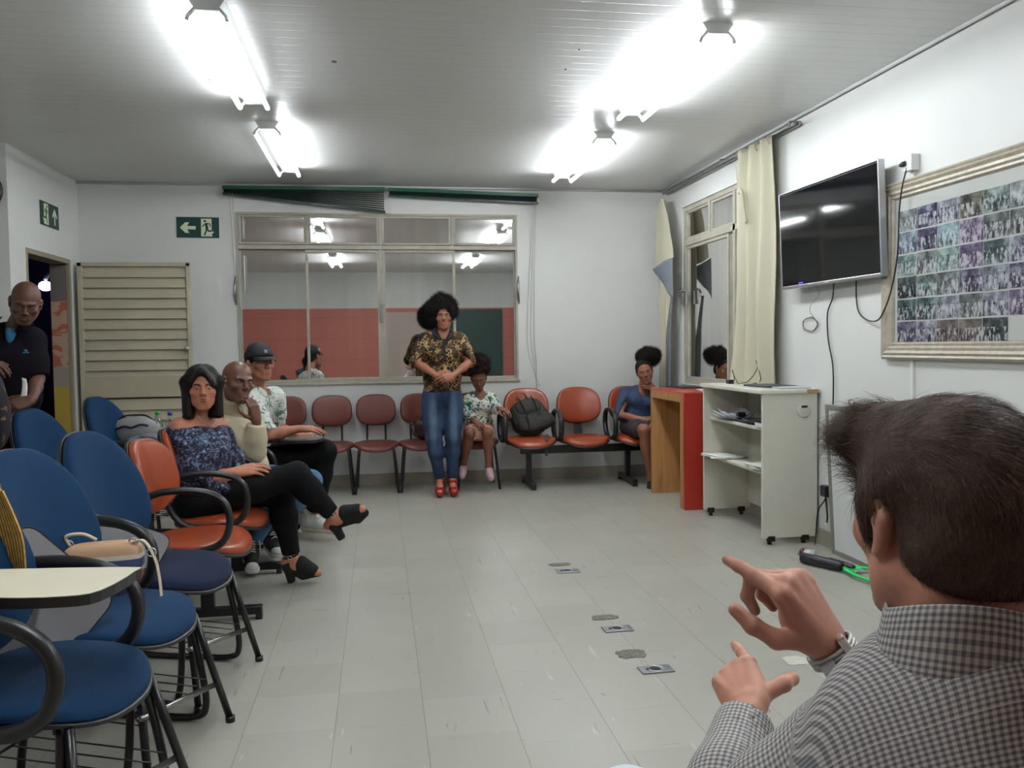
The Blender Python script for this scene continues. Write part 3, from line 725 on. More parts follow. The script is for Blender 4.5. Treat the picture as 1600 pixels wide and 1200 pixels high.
sheet_stack('paper_stack', 'flat pile of white papers at the far end of the lower shelf', 'papers', (2.50, 5.93, .4625), (.21, .3), 8, M_paper2, .008, .0)
sheet_stack('paper_stack', 'thin white papers lying on the near part of the lower shelf', 'papers', (2.52, 5.32, .4625), (.2, .3), 3, M_paper2, .01, .02)
# on top of the cabinet
b = MB(); b.box((0, 0, .006), (.22, .31, .012), bev=.003); o = tag(b.build('laptop_sleeve', mat('charcoal_cover', (60, 62, 66), .45)), 'thin charcoal folder on top of the white cabinet', 'folder'); o.location = (2.62, 5.45, .998); o.rotation_euler = (0, 0, .1)
b = MB(); b.box((0, 0, .004), (.2, .29, .008), bev=.002); o = tag(b.build('notebook', mat('silver_cover', (176, 180, 184), .4)), 'pale notebook overhanging the charcoal folder on the cabinet', 'notebook'); o.location = (2.66, 5.27, .998); o.rotation_euler = (0, 0, -.1)
root = thing('power_adapter', 'small black adapter with looped cord on the cabinet top under the curtain', 'adapter', (2.55, 5.95, .997))
b = MB(); b.box((0, 0, .015), (.04, .06, .03), bev=.004); b.build('plug_body', M_blk, root)
b = MB(); b.tube(smooth_path([(.0, -.03, .012), (.01, -.06, .03), (.0, -.05, .1), (.02, -.01, .08), (.02, -.08, .02), (0, -.16, .008), (.05, -.22, .03), (.09, -.27, .12), (.09, -.25, .17), (.1, -.30, .04), (.09, -.2, .006)], 6), .0028, 6); b.build('cord', M_blk, root)

# whiteboard leaning on the wall ---------------------------------
root = thing('whiteboard', 'white board in a grey frame leaning on the right wall behind the man', 'whiteboard', (2.72, 4.3, 0))
M = Matrix.Translation((2.765, 4.14, .0)) @ Matrix.Rotation(radians(-3.0), 4, 'Y'); xf = Matrix.Translation((-2.72, -4.3, 0)) @ M
b = MB(); b.box((-.03, 0, .46), (.012, 1.30, .86)); b.build('board_surface', mat('whiteboard_enamel', (206, 209, 207), .25), root, xf)
b = MB(); w = .032
for (c, s) in (((-.03, .665, .46), (.024, w, .92)), ((-.03, -.665, .46), (.024, w, .92)), ((-.03, 0, .905), (.0235, 1.30, w)), ((-.03, 0, .016), (.0235, 1.30, w))): b.box(c, s, bev=.003)
b.build('board_frame', mat('grey_aluminium', (138, 136, 130), .4, .4), root, xf)
b = MB(); b.tube(smooth_path([(-.03, .4, .92), (-.03, .43, .95), (-.03, .4, .965), (-.03, .37, .95), (-.03, .39, .92)], 4), .005, 6); b.build('hanger', M_steel, root, xf)

# curtain rail and curtains --------------------------------------
root = thing('curtain_rail', 'double curtain rail high on the right wall above the window', 'curtain rail', (2.72, 6.6, 2.73))
for dx in (0, .035):
    b = MB(); b.box((dx, .0, 0), (.016, 2.62, .02), bev=.003); b.build('rail', M_steel, root)
for y in (-1.25, -.1, 1.2):
    b = MB(); b.box((.03, y, .012), (.09, .02, .03)); b.build('bracket', M_steel, root)
def cloth_mat(name, rgb, back=None):
    t = NT(name); c = lin(rgb); g = t.n('ShaderNodeNewGeometry')
    col = t.mix(t.math('MULTIPLY', t.noise(t.coord(), 4, 3), .15), c, tuple(v*.8 for v in c))
    if back: col = t.mix(g.outputs['Backfacing'], col, lin(back))
    t.color(col); t.b.inputs['Roughness'].default_value = .8; t.b.inputs['Sheen Weight'].default_value = .1
    t.bump(t.noise(t.coord(), 300, 2), .1, .002); return t.m
M_cur = cloth_mat('cream_curtain', (186, 181, 158)); M_curb = mat('grey_blue_lining', (112, 118, 126), .7)
def curtain(y0t, y1t, y0b, y1b, ztop, zbot, folds, amp, ph, xw=2.69):
    def fn(u, v):
        z = ztop+(zbot-ztop)*v; a = y0t+(y0b-y0t)*v; c = y1t+(y1b-y1t)*v; y = a+(c-a)*u
        x = xw+amp*(.55+.45*v)*sin(2*pi*folds*u+ph+.8*sin(3*v))+.012*sin(5*u+6*v)-.01*v
        return (x, y+.008*sin(9*v+12*u), z)
    return fn
def solid(o, th): md = o.modifiers.new('t', 'SOLIDIFY'); md.thickness = th; return o
root = thing('curtain', 'cream curtain gathered at the near end of the rail beside the television', 'curtain', (2.69, 5.85, .96))
xf = Matrix.Translation((-2.69, -5.85, -.96))
b = MB(); b.grid(curtain(5.60, 6.12, 5.55, 6.24, 2.72, .985, 3.2, .045, .4), 90, 60); solid(b.build('drape', M_cur, root, xf), .006)
b = MB()
for i in range(6):
    y = 5.62+i*.1; b.tube(smooth_path([(2.70, y, 2.735), (2.69, y+.015, 2.70), (2.70, y, 2.67)], 3), .004, 5)
b.build('hook_tape', mat('faded_pink_tape', (188, 160, 150), .7), root, xf)
b = MB(); b.sphere((2.62, 5.93, 2.40), (.018, .03, .025), 10); b.tube(smooth_path([(2.63, 6.02, 2.6), (2.62, 5.96, 2.44), (2.622, 5.9, 2.38), (2.63, 5.84, 2.16)], 5), [.004]*8+[.016]*4+[.012]*4, 6)
b.build('knot', M_cur, root, xf)
root = thing('curtain', 'cream curtain in the far corner with its grey lining folded outwards', 'curtain', (2.69, 7.9, .7))
xf = Matrix.Translation((-2.69, -7.9, -.7))
def wall_pt(px, py, x):
    d = CF*FPX+CR*(px-800)-CU*(py-600); return Vector((0, 0, CAMZ))+d*(x/d.x)
def strip(L, Rr, x, amp, fo, n=28):
    l = smooth_path([wall_pt(*p, x) for p in L], 8); r = smooth_path([wall_pt(*p, x) for p in Rr], 8)
    def g(u, v):
        a = l[int(round(v*(len(l)-1)))]; c = r[int(round(v*(len(r)-1)))]; p = a.lerp(c, u); p.x += amp*sin(fo*u*2*pi)*(.3+.7*v); return p
    return g
b = MB(); b.grid(strip([(1031, 312), (1029, 400), (1031, 500), (1030, 608)], [(1038, 312), (1047, 400), (1046, 500), (1044, 608)], 2.70, .022, 2.2), 40, 25); solid(b.build('drape', M_cur, root, xf), .005)
b = MB(); b.grid(strip([(1033, 310), (1026, 330), (1025, 365), (1024, 395), (1020, 420)], [(1036, 310), (1043, 340), (1047, 368), (1050, 388), (1051, 402)], 2.655, .012, 1.2), 24, 33); solid(b.build('folded_flap', M_cur, root, xf), .004)
A, B2, C2, D2 = [wall_pt(*p, 2.65) for p in ((1020, 421), (1051, 403), (1052, 467), (1040, 447))]
b = MB(); b.grid(lambda u, v: A.lerp(B2, u).lerp(D2.lerp(C2, u), v)+Vector((-.015*sin(pi*u), 0, 0)), 12, 12); solid(b.build('lining_corner', M_curb, root, xf), .004)
b = MB(); b.grid(strip([(1049, 462), (1044, 500), (1040, 545), (1038, 608)], [(1052, 462), (1049, 500), (1048, 545), (1047, 608)], 2.685, .004, 1), 6, 25); solid(b.build('lining_edge', M_curb, root, xf), .004)

# television -----------------------------------------------------
tvw, tvh = 1.12, .63
root = thing('television', 'black flat television on the right wall with a silver rim', 'television', (2.70, 4.84, 1.965))
root.rotation_euler = (0, radians(-2.5), radians(1.0))
b = MB(); b.box((-.016, 0, 0), (.004, tvw-.02, tvh-.035)); b.build('screen', mat('tv_screen', (12, 13, 16), .06, spec=.7), root)
b = MB()
for (c, s) in (((0, tvw/2-.004, 0), (.04, .010, tvh)), ((0, -tvw/2+.004, 0), (.04, .010, tvh)), ((0, 0, tvh/2-.004), (.04, tvw-.02, .010)), ((0, 0, -tvh/2+.009), (.04, tvw-.02, .02))): b.box(c, s, bev=.003)
b.build('bezel', M_silver, root)
b = MB(); b.box((.004, 0, 0), (.03, tvw-.02, tvh-.02)); b.box((.035, 0, -.02), (.04, tvw*.8, tvh*.6), bev=.01); b.build('rear_case', M_blk, root)
b = MB(); b.box((-.020, 0, -tvh/2+.008), (.003, .03, .005)); b.build('status_badge', M_white, root)
b = MB(); b.box((-.0185, tvw/2-.25, -tvh/2+.028), (.001, .05, .008)); b.build('standby_light', mat('blue_led', (60, 70, 255), .4, emit=1.2), root)
root = thing('wall_bracket', 'black bracket holding the television to the wall', 'bracket', (2.765, 4.84, 1.95))
b = MB(); b.box((0, 0, 0), (.045, .3, .2), bev=.004); b.build('plate', M_tube, root)
def cable(name, lab, pts, r=.0045, m=None, seg=8):
    b = MB(); b.tube(smooth_path(pts, seg), r, 6)
    return tag(b.build(name, m or M_blk), lab, 'cable')
XW = 2.775
def w(px, py, x=XW):                        # point on the plane X = x
    d = CF*FPX+CR*(px-800)-CU*(py-600); return Vector((0, 0, CAMZ))+d*(x/d.x)
cable('power_cable', 'black cable looping from the television up to the socket by the photo frame', [w(1338, 432, 2.74), w(1338, 465), w(1342, 488), w(1355, 500), w(1370, 501, 2.75), w(1380, 488, 2.735), w(1392, 455, 2.725), w(1402, 400, 2.73), w(1405, 330, 2.735), w(1410, 290, 2.735), w(1417, 262, 2.745)])
cable('power_cable', 'long black cable hanging from the television down behind the cabinet to the floor', [w(1303, 440, 2.74), w(1301, 465), w(1293, 490), w(1294, 530), w(1301, 570), w(1302, 610), w(1300, 650), w(1291, 680), w(1295, 710), w(1302, 728), w(1300, 755), w(1288, 782, 2.77), w(1278, 800, 2.76), w(1274, 845, 2.74), w(1270, 858, 2.70), Vector((2.62, 4.83, .006)), Vector((2.55, 4.86, .006)), Vector((2.50, 4.80, .008)), Vector((2.55, 4.75, .02))])
co = [w(1275, 447, 2.77), w(1280, 460), w(1268, 475), w(1266, 488)]
for k in range(22): a = k*1.25; co.append(w(1266+12*cos(a)*(1+.12*sin(k*2.1)), 507+11*sin(a)*(1+.12*cos(k*1.7)), XW+.002*(k % 4)))
cable('thin_wire', 'thin loose wire coiled on the wall below the television', co, .0012, None, 5)

# framed photo collage -------------------------------------------
M_gold = mat('pale_gilt_wood', (172, 163, 146), .4, .15, var=.18, vscale=25, bump=.2, bscale=40)
fy0, fy1, fz0, fz1 = 2.70, 4.365, 1.198, 2.148
root = thing('picture_frame', 'wide pale gilt frame full of small snapshots on the right wall', 'picture frame', (XR, (fy0+fy1)/2, (fz0+fz1)/2))
b = MB(); prof = [(0, .0), (0, .028), (.012, .042), (.022, .036), (.034, .044), (.048, .034), (.062, .036), (.072, .026), (.084, .028), (.095, .012), (.095, 0)]
hw, hh = (fy1-fy0)/2, (fz1-fz0)/2; V = []; F = []; n = len(prof)
for (sy, sz) in ((-1, -1), (1, -1), (1, 1), (-1, 1)):
    for (d, h) in prof: V.append((-h, sy*(hw-d), sz*(hh-d)))
for k in range(4):
    for i in range(n-1): F.append((k*n+i, ((k+1) % 4)*n+i, ((k+1) % 4)*n+i+1, k*n+i+1))
b.add(V, F, False); b.build('moulding', M_gold, root)
b = MB(); b.box((-.008, 0, 0), (.008, 2*hw-.17, 2*hh-.17)); mount = b.build('mount_board', mat('mount_cream', (204, 202, 196), .6), root)
def photo_mat(i, a, bb, c):
    t = NT('snapshot_%d' % i); P = t.mapping(t.coord(), (1, 1, 1), loc=(0, i*1.7, i*.9))
    n1 = t.noise(P, 16, 6, .7); n2 = t.noise(t.mapping(P, (1, 1.8, .75)), 40, 3, .6)
    col = t.ramp(n1, [(.36, lin(bb)), (.5, lin(a)), (.64, lin(c))])
    sep = t.n('ShaderNodeSeparateXYZ'); t.l(t.coord('Generated'), sep.inputs[0])
    fig = t.math('MULTIPLY', t.math('GREATER_THAN', n2, .55), t.math('LESS_THAN', sep.outputs[2], .62))
    col = t.mix(t.math('MULTIPLY', fig, .8), col, lin((212, 208, 212)))
    fig2 = t.math('MULTIPLY', t.math('LESS_THAN', n2, .42), t.math('LESS_THAN', sep.outputs[2], .7))
    col = t.mix(t.math('MULTIPLY', fig2, .8), col, lin((40, 34, 52)))
    t.color(col); t.b.inputs['Roughness'].default_value = .15; return t.m
pal = [((131,136,135),(67,68,74),(184,188,186)),((84,79,105),(41,38,62),(166,166,181)),((144,145,157),(69,69,87),(203,205,209)),((116,114,99),(52,50,48),(157,157,139)),((111,128,123),(49,61,60),(188,200,194)),((106,121,139),(52,64,90),(172,188,196)),((163,185,188),(113,137,149),(210,219,219)),((127,111,137),(66,54,84),(207,192,207)),((100,104,103),(55,57,59),(151,154,151)),((139,160,153),(80,109,106),(194,206,200)),((79,98,98),(40,52,58),(150,167,167)),((110,97,92),(60,50,53),(151,138,128)),((60,72,72),(27,29,31),(131,137,131))]
PM = [photo_mat(i, *p) for i, p in enumerate(pal)]
order = [[0,1,2,3,4,0,2,9], [5,1,6,7,8,8,0,4], [9,0,9,7,10,2,1,2], [12,4,0,1,2,1,5,8], [10,10,2,8,2,7,9,0], [1,2,11,11,12]]
cy = (fy0+fy1)/2; cz = (fz0+fz1)/2
for r, row in enumerate(order):
    for c, k in enumerate(row):
        y = 4.2476-.1651*(c+.5); z = 1.9342-r*.1182
        if y-.08 < fy0+.1: continue
        b = MB(); b.box((-.0135, y-cy, z-cz), (.0015, .1651-.004-.004*(c % 2), .108+.003*((r+c) % 2)), M=Matrix.Rotation(radians(random.uniform(-1, 1)), 3, 'X'))
        b.build('snapshot', PM[k], mount)
b = MB(); b.box((-.014, 3.28-cy, 1.9342-2*.1182+.04-cz), (.002, .03, .03))
b = MB(); b.box((-.019, 0, 0), (.002, 2*hw-.18, 2*hh-.18)); 
def clear_glass():
    t = NT('picture_glass'); g = t.n('ShaderNodeBsdfGlossy'); g.inputs['Roughness'].default_value = .02
    tr = t.n('ShaderNodeBsdfTransparent'); tr.inputs[0].default_value = (.97, .98, .98, 1); lw = t.n('ShaderNodeLayerWeight'); fac = t.math('MULTIPLY_ADD', t.math('POWER', lw.outputs['Facing'], 4), .5, .035)
    m = t.n('ShaderNodeMixShader'); t.l(fac, m.inputs[0]); t.l(tr.outputs[0], m.inputs[1]); t.l(g.outputs[0], m.inputs[2]); t.l(m.outputs[0], t.out.inputs['Surface']); return t.m
b.build('glass', clear_glass(), root)
root = thing('power_socket', 'white wall socket with a black plug above the corner of the photo frame', 'socket', (XR, 4.12, 2.225))
b = MB(); b.box((-.024, 0, 0), (.048, .075, .085), bev=.004); b.build('socket_plate', M_white, root)
b = MB(); b.cyl((-.046, .015, .0), (-.062, .025, -.005), .014, 10); b.sphere((-.062, .027, -.006), (.012, .018, .012), 8); b.build('plug', M_blk, root)
b = MB(); b.box((2.782, 4.115, 1.08), (.016, .022, .235)); b.box((2.782, 4.12, 2.165), (.016, .022, .04)); tag(b.build('cable_duct', M_white), 'thin white cable duct on the wall under the photo frame', 'cable duct')
root = thing('wall_outlet', 'white low wall outlet with a black adapter hanging in it beside the cabinet', 'outlet', (XR, 4.95, .36))
b = MB(); b.box((-.006, -.0, .02), (.012, .08, .12), bev=.003); b.build('outlet_plate', M_white, root)
b = MB(); b.box((-.032, .0, .0), (.05, .07, .07), bev=.006); b.build('adapter', M_blk, root)
b = MB(); b.tube(smooth_path([(-.03, .01, -.03), (-.03, .0, -.08), (-.028, -.01, -.16), (-.02, .01, -.2)], 5), .006, 6); b.build('cord', M_blk, root)
b = MB(); b.box((-.028, .015, -.21), (.012, .012, .012)); b.build('plug_tip', M_white, root)

# blinds above the window ----------------------------------------
M_blind = mat('dark_green_slat', (22, 52, 46), .35)
def blind(label, x0, x1, z0l, z0r, dl, dr, n):
    root = thing('venetian_blind', label, 'blind', ((x0+x1)/2, D-.06, z0l)); xf = Matrix.Translation((-(x0+x1)/2, -(D-.06), -z0l))
    zt = lambda u: z0l+(z0r-z0l)*u
    b = MB(); b.add([(x0, D-.09, zt(0)-.03), (x1, D-.09, zt(1)-.03), (x1, D-.03, zt(1)-.03), (x0, D-.03, zt(0)-.03), (x0, D-.09, zt(0)), (x1, D-.09, zt(1)), (x1, D-.03, zt(1)), (x0, D-.03, zt(0))], [(0,3,2,1),(4,5,6,7),(0,1,5,4),(1,2,6,5),(2,3,7,6),(3,0,4,7)], False)
    b.build('headrail', mat('green_headrail', (30, 84, 58), .35), root, xf)
    for k in range(n):
        f = (k+1)/n; b = MB()
        def z(u): return zt(u)-.03-(dl+(dr-dl)*u)*f
        b.grid(lambda u, v: (x0+.01+(x1-x0-.02)*u, D-.085+.05*v, z(u)+.006*sin(pi*v)+.004), 12, 4)
        solid(b.build('slat', M_blind, root, xf), .0015)
    b = MB(); b.add([(x0, D-.085, zt(0)-.045-dl), (x1, D-.085, zt(1)-.045-dr), (x1, D-.04, zt(1)-.045-dr), (x0, D-.04, zt(0)-.045-dl), (x0, D-.085, zt(0)-.03-dl), (x1, D-.085, zt(1)-.03-dr), (x1, D-.04, zt(1)-.03-dr), (x0, D-.04, zt(0)-.03-dl)], [(0,3,2,1),(4,5,6,7),(0,1,5,4),(1,2,6,5),(2,3,7,6),(3,0,4,7)], False)
    b.build('bottom_rail', M_blind, root, xf)
    return root, xf
r1, xf1 = blind('left dark green blind hanging askew, slats fanned open at its right end', -1.36, .085, 2.765, 2.775, .03, .19, 9)
r2, xf2 = blind('right dark green blind pulled up level above the window', .112, 1.525, 2.77, 2.735, .035, .05, 6)
b = MB()
for dx, zb in ((.06, 1.0), (.085, 1.3)): b.tube(smooth_path([(-1.36+dx, D-.095, 2.7), (-1.36+dx+.01, D-.03, 2.2), (-1.36+dx+.03, D-.02, 1.6), (-1.36+dx+.045, D-.02, zb)], 5), .0022, 5)
b.build('pull_cord', mat('cord_grey', (150, 152, 150), .7), r1, xf1)
b = MB()
for dx, zb in ((-.02, .82), (-.045, .9), (.0, .78)): b.tube(smooth_path([(1.50+dx*.5, D-.095, 2.66), (1.49+dx, D-.03, 2.1), (1.48+dx*1.5, D-.02, 1.4), (1.50+dx, D-.02, 1.1), (1.49-dx, D-.02, zb)], 5), .002, 5)
b.build('pull_cord', MC['cord_grey'], r2, xf2)

# exit signs -----------------------------------------------------
M_sg = mat('sign_green', (20, 62, 56), .45); M_sl = mat('sign_cream', (214, 220, 186), .5)
def limb(pts, w):
    """thick polyline in 2D as convex quads + discs"""
    return [(Vector(pts[i]), Vector(pts[i+1]), w) for i in range(len(pts)-1)]
def sign(label, W_, H_, mirror, up):
    """local: x right, z up, front = -y. origin at centre"""
    root = thing('exit_sign', label, 'sign')
    b = MB(); b.box((0, 0, 0), (W_, .005, H_)); b.build('sign_plate', M_sg, root)
    s = -1 if mirror else 1
    def pr(b, poly, y=-.0032):
        P = [(s*x, z) for x, z in poly]
        if s < 0: P = P[::-1]
        b.add([(x, y, z) for x, z in P]+[(x, y+.0006, z) for x, z in P], [tuple(range(len(P))), tuple(range(2*len(P)-1, len(P)-1, -1))], False)
    def stroke(b, pts, w_, y):
        for p, q in zip(pts, pts[1:]):
            p, q = Vector(p), Vector(q); d = (q-p).normalized()*w_; nrm = Vector((-d.y, d.x))
            pr(b, [tuple(p-d*.5+nrm), tuple(p-d*.5-nrm), tuple(q+d*.5-nrm), tuple(q+d*.5+nrm)], y)
    h = H_/2; b = MB()
    dx = W_*.20                                  # door panel centre
    pr(b, [(dx-.046, -h*.86), (dx+.05, -h*.86), (dx+.05, -h*.55), (dx+.062, -h*.55), (dx+.062, -h*.35), (dx+.046, -h*.35), (dx+.046, h*.86), (dx-.046, h*.86)])
    if up: cx = -W_*.27; A = [(cx-.011, -h*.7), (cx+.011, -h*.7), (cx+.011, h*.12), (cx+.05, -h*.12), (cx+.05, h*.12), (cx, h*.72), (cx-.05, h*.12), (cx-.05, -h*.12), (cx-.011, h*.12)]
    else: cx = -W_*.2; A = [(cx+.055, .012), (cx+.055, -.018), (cx-.02, -.018), (cx-.0, -.05), (cx-.035, -.05), (cx-.082, -.003), (cx-.035, .045), (cx, .045), (cx-.02, .012)]
    pr(b, A); b.build('pictogram_light', M_sl, root)
    b = MB(); y = -.0042
    pr(b, [(dx-.012+.011*cos(t*pi/5), h*.62+.011*sin(t*pi/5)) for t in range(10)], y)
    stroke(b, [(dx-.002, h*.38), (dx+.006, -.005)], .011, y)
    stroke(b, [(dx+.0, h*.4), (dx-.02, h*.25), (dx-.035, h*.1)], .0045, y); stroke(b, [(dx+.002, h*.42), (dx+.028, h*.36), (dx+.034, h*.12)], .0045, y)
    stroke(b, [(dx+.004, -.005), (dx-.004, -.038), (dx-.018, -h*.72)], .0065, y); stroke(b, [(dx+.008, -.008), (dx+.018, -.032), (dx+.046, -.03)], .0065, y)
    b.build('pictogram_figure', M_sg, root)
    return root
s1 = sign('green exit sign with left arrow and running figure on back wall', .368, .185, False, False)
s1.location = (-1.595, D-.004, 2.401); s1.rotation_euler = (0, radians(.4), 0)
s2 = sign('green exit sign with upward arrow above the open door', .385, .19, True, True)
s2.location = (XL+.004, 7.425, 2.395); s2.rotation_euler = (0, 0, pi/2)
# clock at the left edge
root = thing('wall_clock', 'round wall clock with dark rim cut off by the left edge', 'clock', (at(3.5, 297, 6.6).x-.155, YJ-.02, at(3.5, 297, 6.6).z))
b = MB(); b.lathe((0, 0, 0), [(.15, 0), (.155, .02), (.15, .035), (.14, .035), (.138, .015), (.001, .015)], 40, Matrix.Rotation(pi/2, 3, 'X')); b.build('clock_rim', M_blk, root)
b = MB(); b.lathe((0, -.012, 0), [(.138, 0), (.138, .005)], 36, Matrix.Rotation(pi/2, 3, 'X')); b.build('clock_face', M_white, root)
b = MB(); b.box((0, -.02, .03), (.008, .003, .08)); b.box((.03, -.02, 0), (.06, .003, .008)); b.build('hand', M_blk, root)

# floor outlet plates and worn patches ---------------------------
M_plate = mat('floor_plate_steel', (134, 136, 140), .35, .7, var=.15, vscale=40); M_patch = mat('torn_patch', (112, 108, 96), .8, var=.45, vscale=60, bump=.6, bscale=90)
def patch(lab, x, y, w_, h_, cat, seed, m, name):
    r = random.Random(seed); n = 26; P = []
    for k in range(n):
        a = 2*pi*k/n; e = 3.2; c, s = cos(a), sin(a); j = 1+r.uniform(-.10, .10)
        P.append((w_*j*abs(c)**(2/e)*(1 if c > 0 else -1), h_*j*abs(s)**(2/e)*(1 if s > 0 else -1)))
    b = MB(); b.prism(P, 0, .003); o = tag(b.build(name, m), lab, cat); o.location = (x, y, .0); return o
def plate(lab, x, y, a=0):
    root = thing('floor_plate', lab, 'floor plate', (x, y, 0), a, 'steel floor outlet plates')
    b = MB(); b.box((0, 0, .003), (.135, .075, .006), bev=.002); b.build('cover', M_plate, root)
    b = MB(); b.lathe((0, 0, .006), [(.034, 0), (.034, .002), (.026, .0025), (.026, .0008), (.001, .0008)], 24); b.build('round_cap', M_silver, root)
    b = MB(); b.lathe((-.004, -.003, .0068), [(.022, 0), (.022, .002)], 18); b.box((-.03, 0, .0075), (.02, .012, .003)); b.build('recess', mat('dark_recess', (40, 40, 44), .6), root)
plate('steel plate with round cap on the floor, nearest of three by the pointing hand', 1.066, 3.215, .04)
plate('middle steel plate with round cap set in the floor tiles', 1.05, 3.712, .03)
plate('farthest steel plate with torn rim in the floor tiles', 1.045, 4.73, -.05)
patch('torn brownish patch on the floor behind the nearest steel plate', 1.02, 3.40, .062, .048, 'floor patch', 1, M_patch, 'floor_patch')
patch('grey scraped patch on the floor behind the middle steel plate', 1.035, 3.885, .062, .035, 'floor patch', 2, M_patch, 'floor_patch')
patch('farthest thin scraped patch on the floor tiles', 1.035, 4.885, .065, .032, 'floor patch', 3, M_patch, 'floor_patch')
M_screed = mat('bare_screed', (190, 188, 174), .8, var=.1, vscale=30)
patch('pale chipped hole in the vinyl floor right of the pointing hand', 1.655, 3.20, .052, .045, 'floor chip', 4, M_screed, 'floor_chip')
patch('smaller pale chip in the floor under the raised forearm', 1.70, 3.53, .05, .03, 'floor chip', 5, M_screed, 'floor_chip')

# power strip, racket --------------------------------------------
root = thing('electric_racket', 'black handled racket with a green loop lying on the floor by the whiteboard', 'racket', (2.50, 4.50, 0), radians(-62))
M = Matrix.Translation((0, 0, .034))
b = MB(); b.tube([(-.15, 0, .034), (-.145, 0, .034), (.10, 0, .034), (.115, 0, .034)], [.024, .031, .031, .022], 14); b.build('handle', mat('racket_black', (30, 31, 36), .4), root)
b = MB(); b.tube(smooth_path([(.02, .02, .045), (.10, .018, .04), (.17, .02, .03)], 5), .02, 10); b.build('neck', M_blk, root)
b = MB(); pts = [(.15, .05, .03), (.13, 0, .03), (.17, -.045, .03), (.26, -.09, .025), (.36, -.1, .02), (.45, -.06, .02), (.48, .02, .02), (.44, .1, .02), (.34, .13, .02), (.22, .1, .025)]
b.tube(smooth_path(pts, 6, True), .013, 8, closed=True, ry=.009); b.add([(.125,.04,.034),(.125,-.025,.034),(.2,-.05,.03),(.2,.07,.03)],[(0,1,2,3)],False); b.build('racket_frame', mat('vivid_green', (20, 190, 90), .35), root)
root = thing('plug_socket_adapter', 'white and dark red plug adapter on the floor at the end of black cable', 'adapter', (2.515, 4.73, 0), radians(-60))
b = MB(); b.tube([(-.01, 0, .03), (.045, 0, .03)], [.026, .03], 12); b.build('adapter_body', mat('grey_white_plastic', (190, 192, 188), .4), root)
b = MB(); b.tube([(-.045, 0, .03), (-.035, 0, .03), (-.01, 0, .03)], [.018, .027, .028], 12); b.build('plug_cap', mat('dark_red', (84, 26, 26), .3), root)
b = MB(); b.box((.01, -.04, .012), (.03, .04, .02), bev=.004); b.build('clip', M_white, root)
cable('thin_wire', 'short pale wire lying on the floor beside the plug adapter', [(2.46, 4.83, .004), (2.44, 4.76, .003), (2.47, 4.70, .003), (2.50, 4.68, .004)], .003, mat('cord_pale', (190, 186, 176), .6))

# bags and bottles ------------------------------------------------
def blob(name, m, rx, ry, rz, parent=None, xf=None, n=2.6, wob=.05, seed=0):
    """soft bag body: superellipsoid with dents"""
    b = MB(); nu, nv = 40, 24; V = []; F = []
    r = random.Random(seed); ph = [r.uniform(0, 6) for _ in range(6)]
    for j in range(nv+1):
        v = -pi/2+pi*j/nv
        for i in range(nu):
            u = 2*pi*i/nu; f = lambda q, e: abs(q)**e*(1 if q >= 0 else -1); e = 2/n
            k = 1+wob*sin(3*u+ph[0]+2*v)+wob*.7*sin(5*v+ph[1]+u*2)+wob*.5*sin(9*u+ph[2]+4*v)
            V.append((rx*k*f(cos(v), e)*f(cos(u), e), ry*k*f(cos(v), e)*f(sin(u), e), rz*(1+wob*.5*sin(2*u+ph[3]))*f(sin(v), e)))
    for j in range(nv):
        for i in range(nu): F.append((j*nu+i, j*nu+(i+1) % nu, (j+1)*nu+(i+1) % nu, (j+1)*nu+i))
    b.add(V, F, True); return b.build(name, m, parent, xf)
M_olive = mat('olive_black_canvas', (50, 50, 44), .8, var=.3, vscale=12, bump=.5, bscale=160)
root = thing('backpack', 'olive black backpack leaning on the left orange bench seat', 'backpack', (1.37, 7.72, .46), 0)
R1 = Matrix.Translation((.0, .08, .165)) @ Matrix.Rotation(radians(-30), 4, 'X') @ Matrix.Rotation(radians(-14), 4, 'Y')
blob('main_body', M_olive, .175, .10, .185, root, R1, 2.4, .05, 3)
blob('front_pocket', M_olive, .175, .075, .085, root, R1 @ Matrix.Translation((.03, -.06, -.09)), 2.6, .04, 5)
blob('front_pocket', M_olive, .12, .045, .07, root, R1 @ Matrix.Translation((0, -.075, .07)), 3, .03, 8)
b = MB(); b.tube(smooth_path([(-.06, -.1, .17), (-.055, -.14, .05), (-.06, -.15, -.06), (-.07, -.1, -.17)], 5), .012, 6, ry=.004); b.tube(smooth_path([(.06, -.1, .17), (.065, -.14, .05), (.06, -.15, -.06)], 5), .012, 6, ry=.004); b.build('strap', M_blk, root, R1)
b = MB(); b.tube(smooth_path([(.13, -.1, .02), (.12, -.2, .0), (.1, -.21, -.06), (.105, -.215, -.16)], 5), .014, 6, ry=.003); b.build('hanging_strap', mat('strap_grey', (70, 66, 62), .8), root)
b = MB(); b.tube(smooth_path([(-.05, 0, .2), (-.03, 0, .25), (.03, 0, .25), (.05, 0, .2)], 5), .01, 6); b.build('carry_handle', M_blk, root, R1)
root = thing('handbag', 'dark plum handbag on the chair behind the standing woman', 'handbag', (.44, 7.74, .45), 0)
M_plum = mat('plum_leather', (52, 32, 38), .45, var=.2)
blob('bag_body', M_plum, .14, .07, .10, root, Matrix.Translation((0, .04, .10)), 2.8, .04, 11)
b = MB(); b.tube(smooth_path([(-.12, 0, .12), (-.17, -.03, .16), (-.15, -.05, .07), (-.11, -.06, .03)], 5), .008, 6); b.tube(smooth_path([(-.08, .0, .18), (-.03, -.0, .28), (.05, 0, .26), (.08, 0, .18)], 5), .008, 6); b.build('strap', M_plum, root)

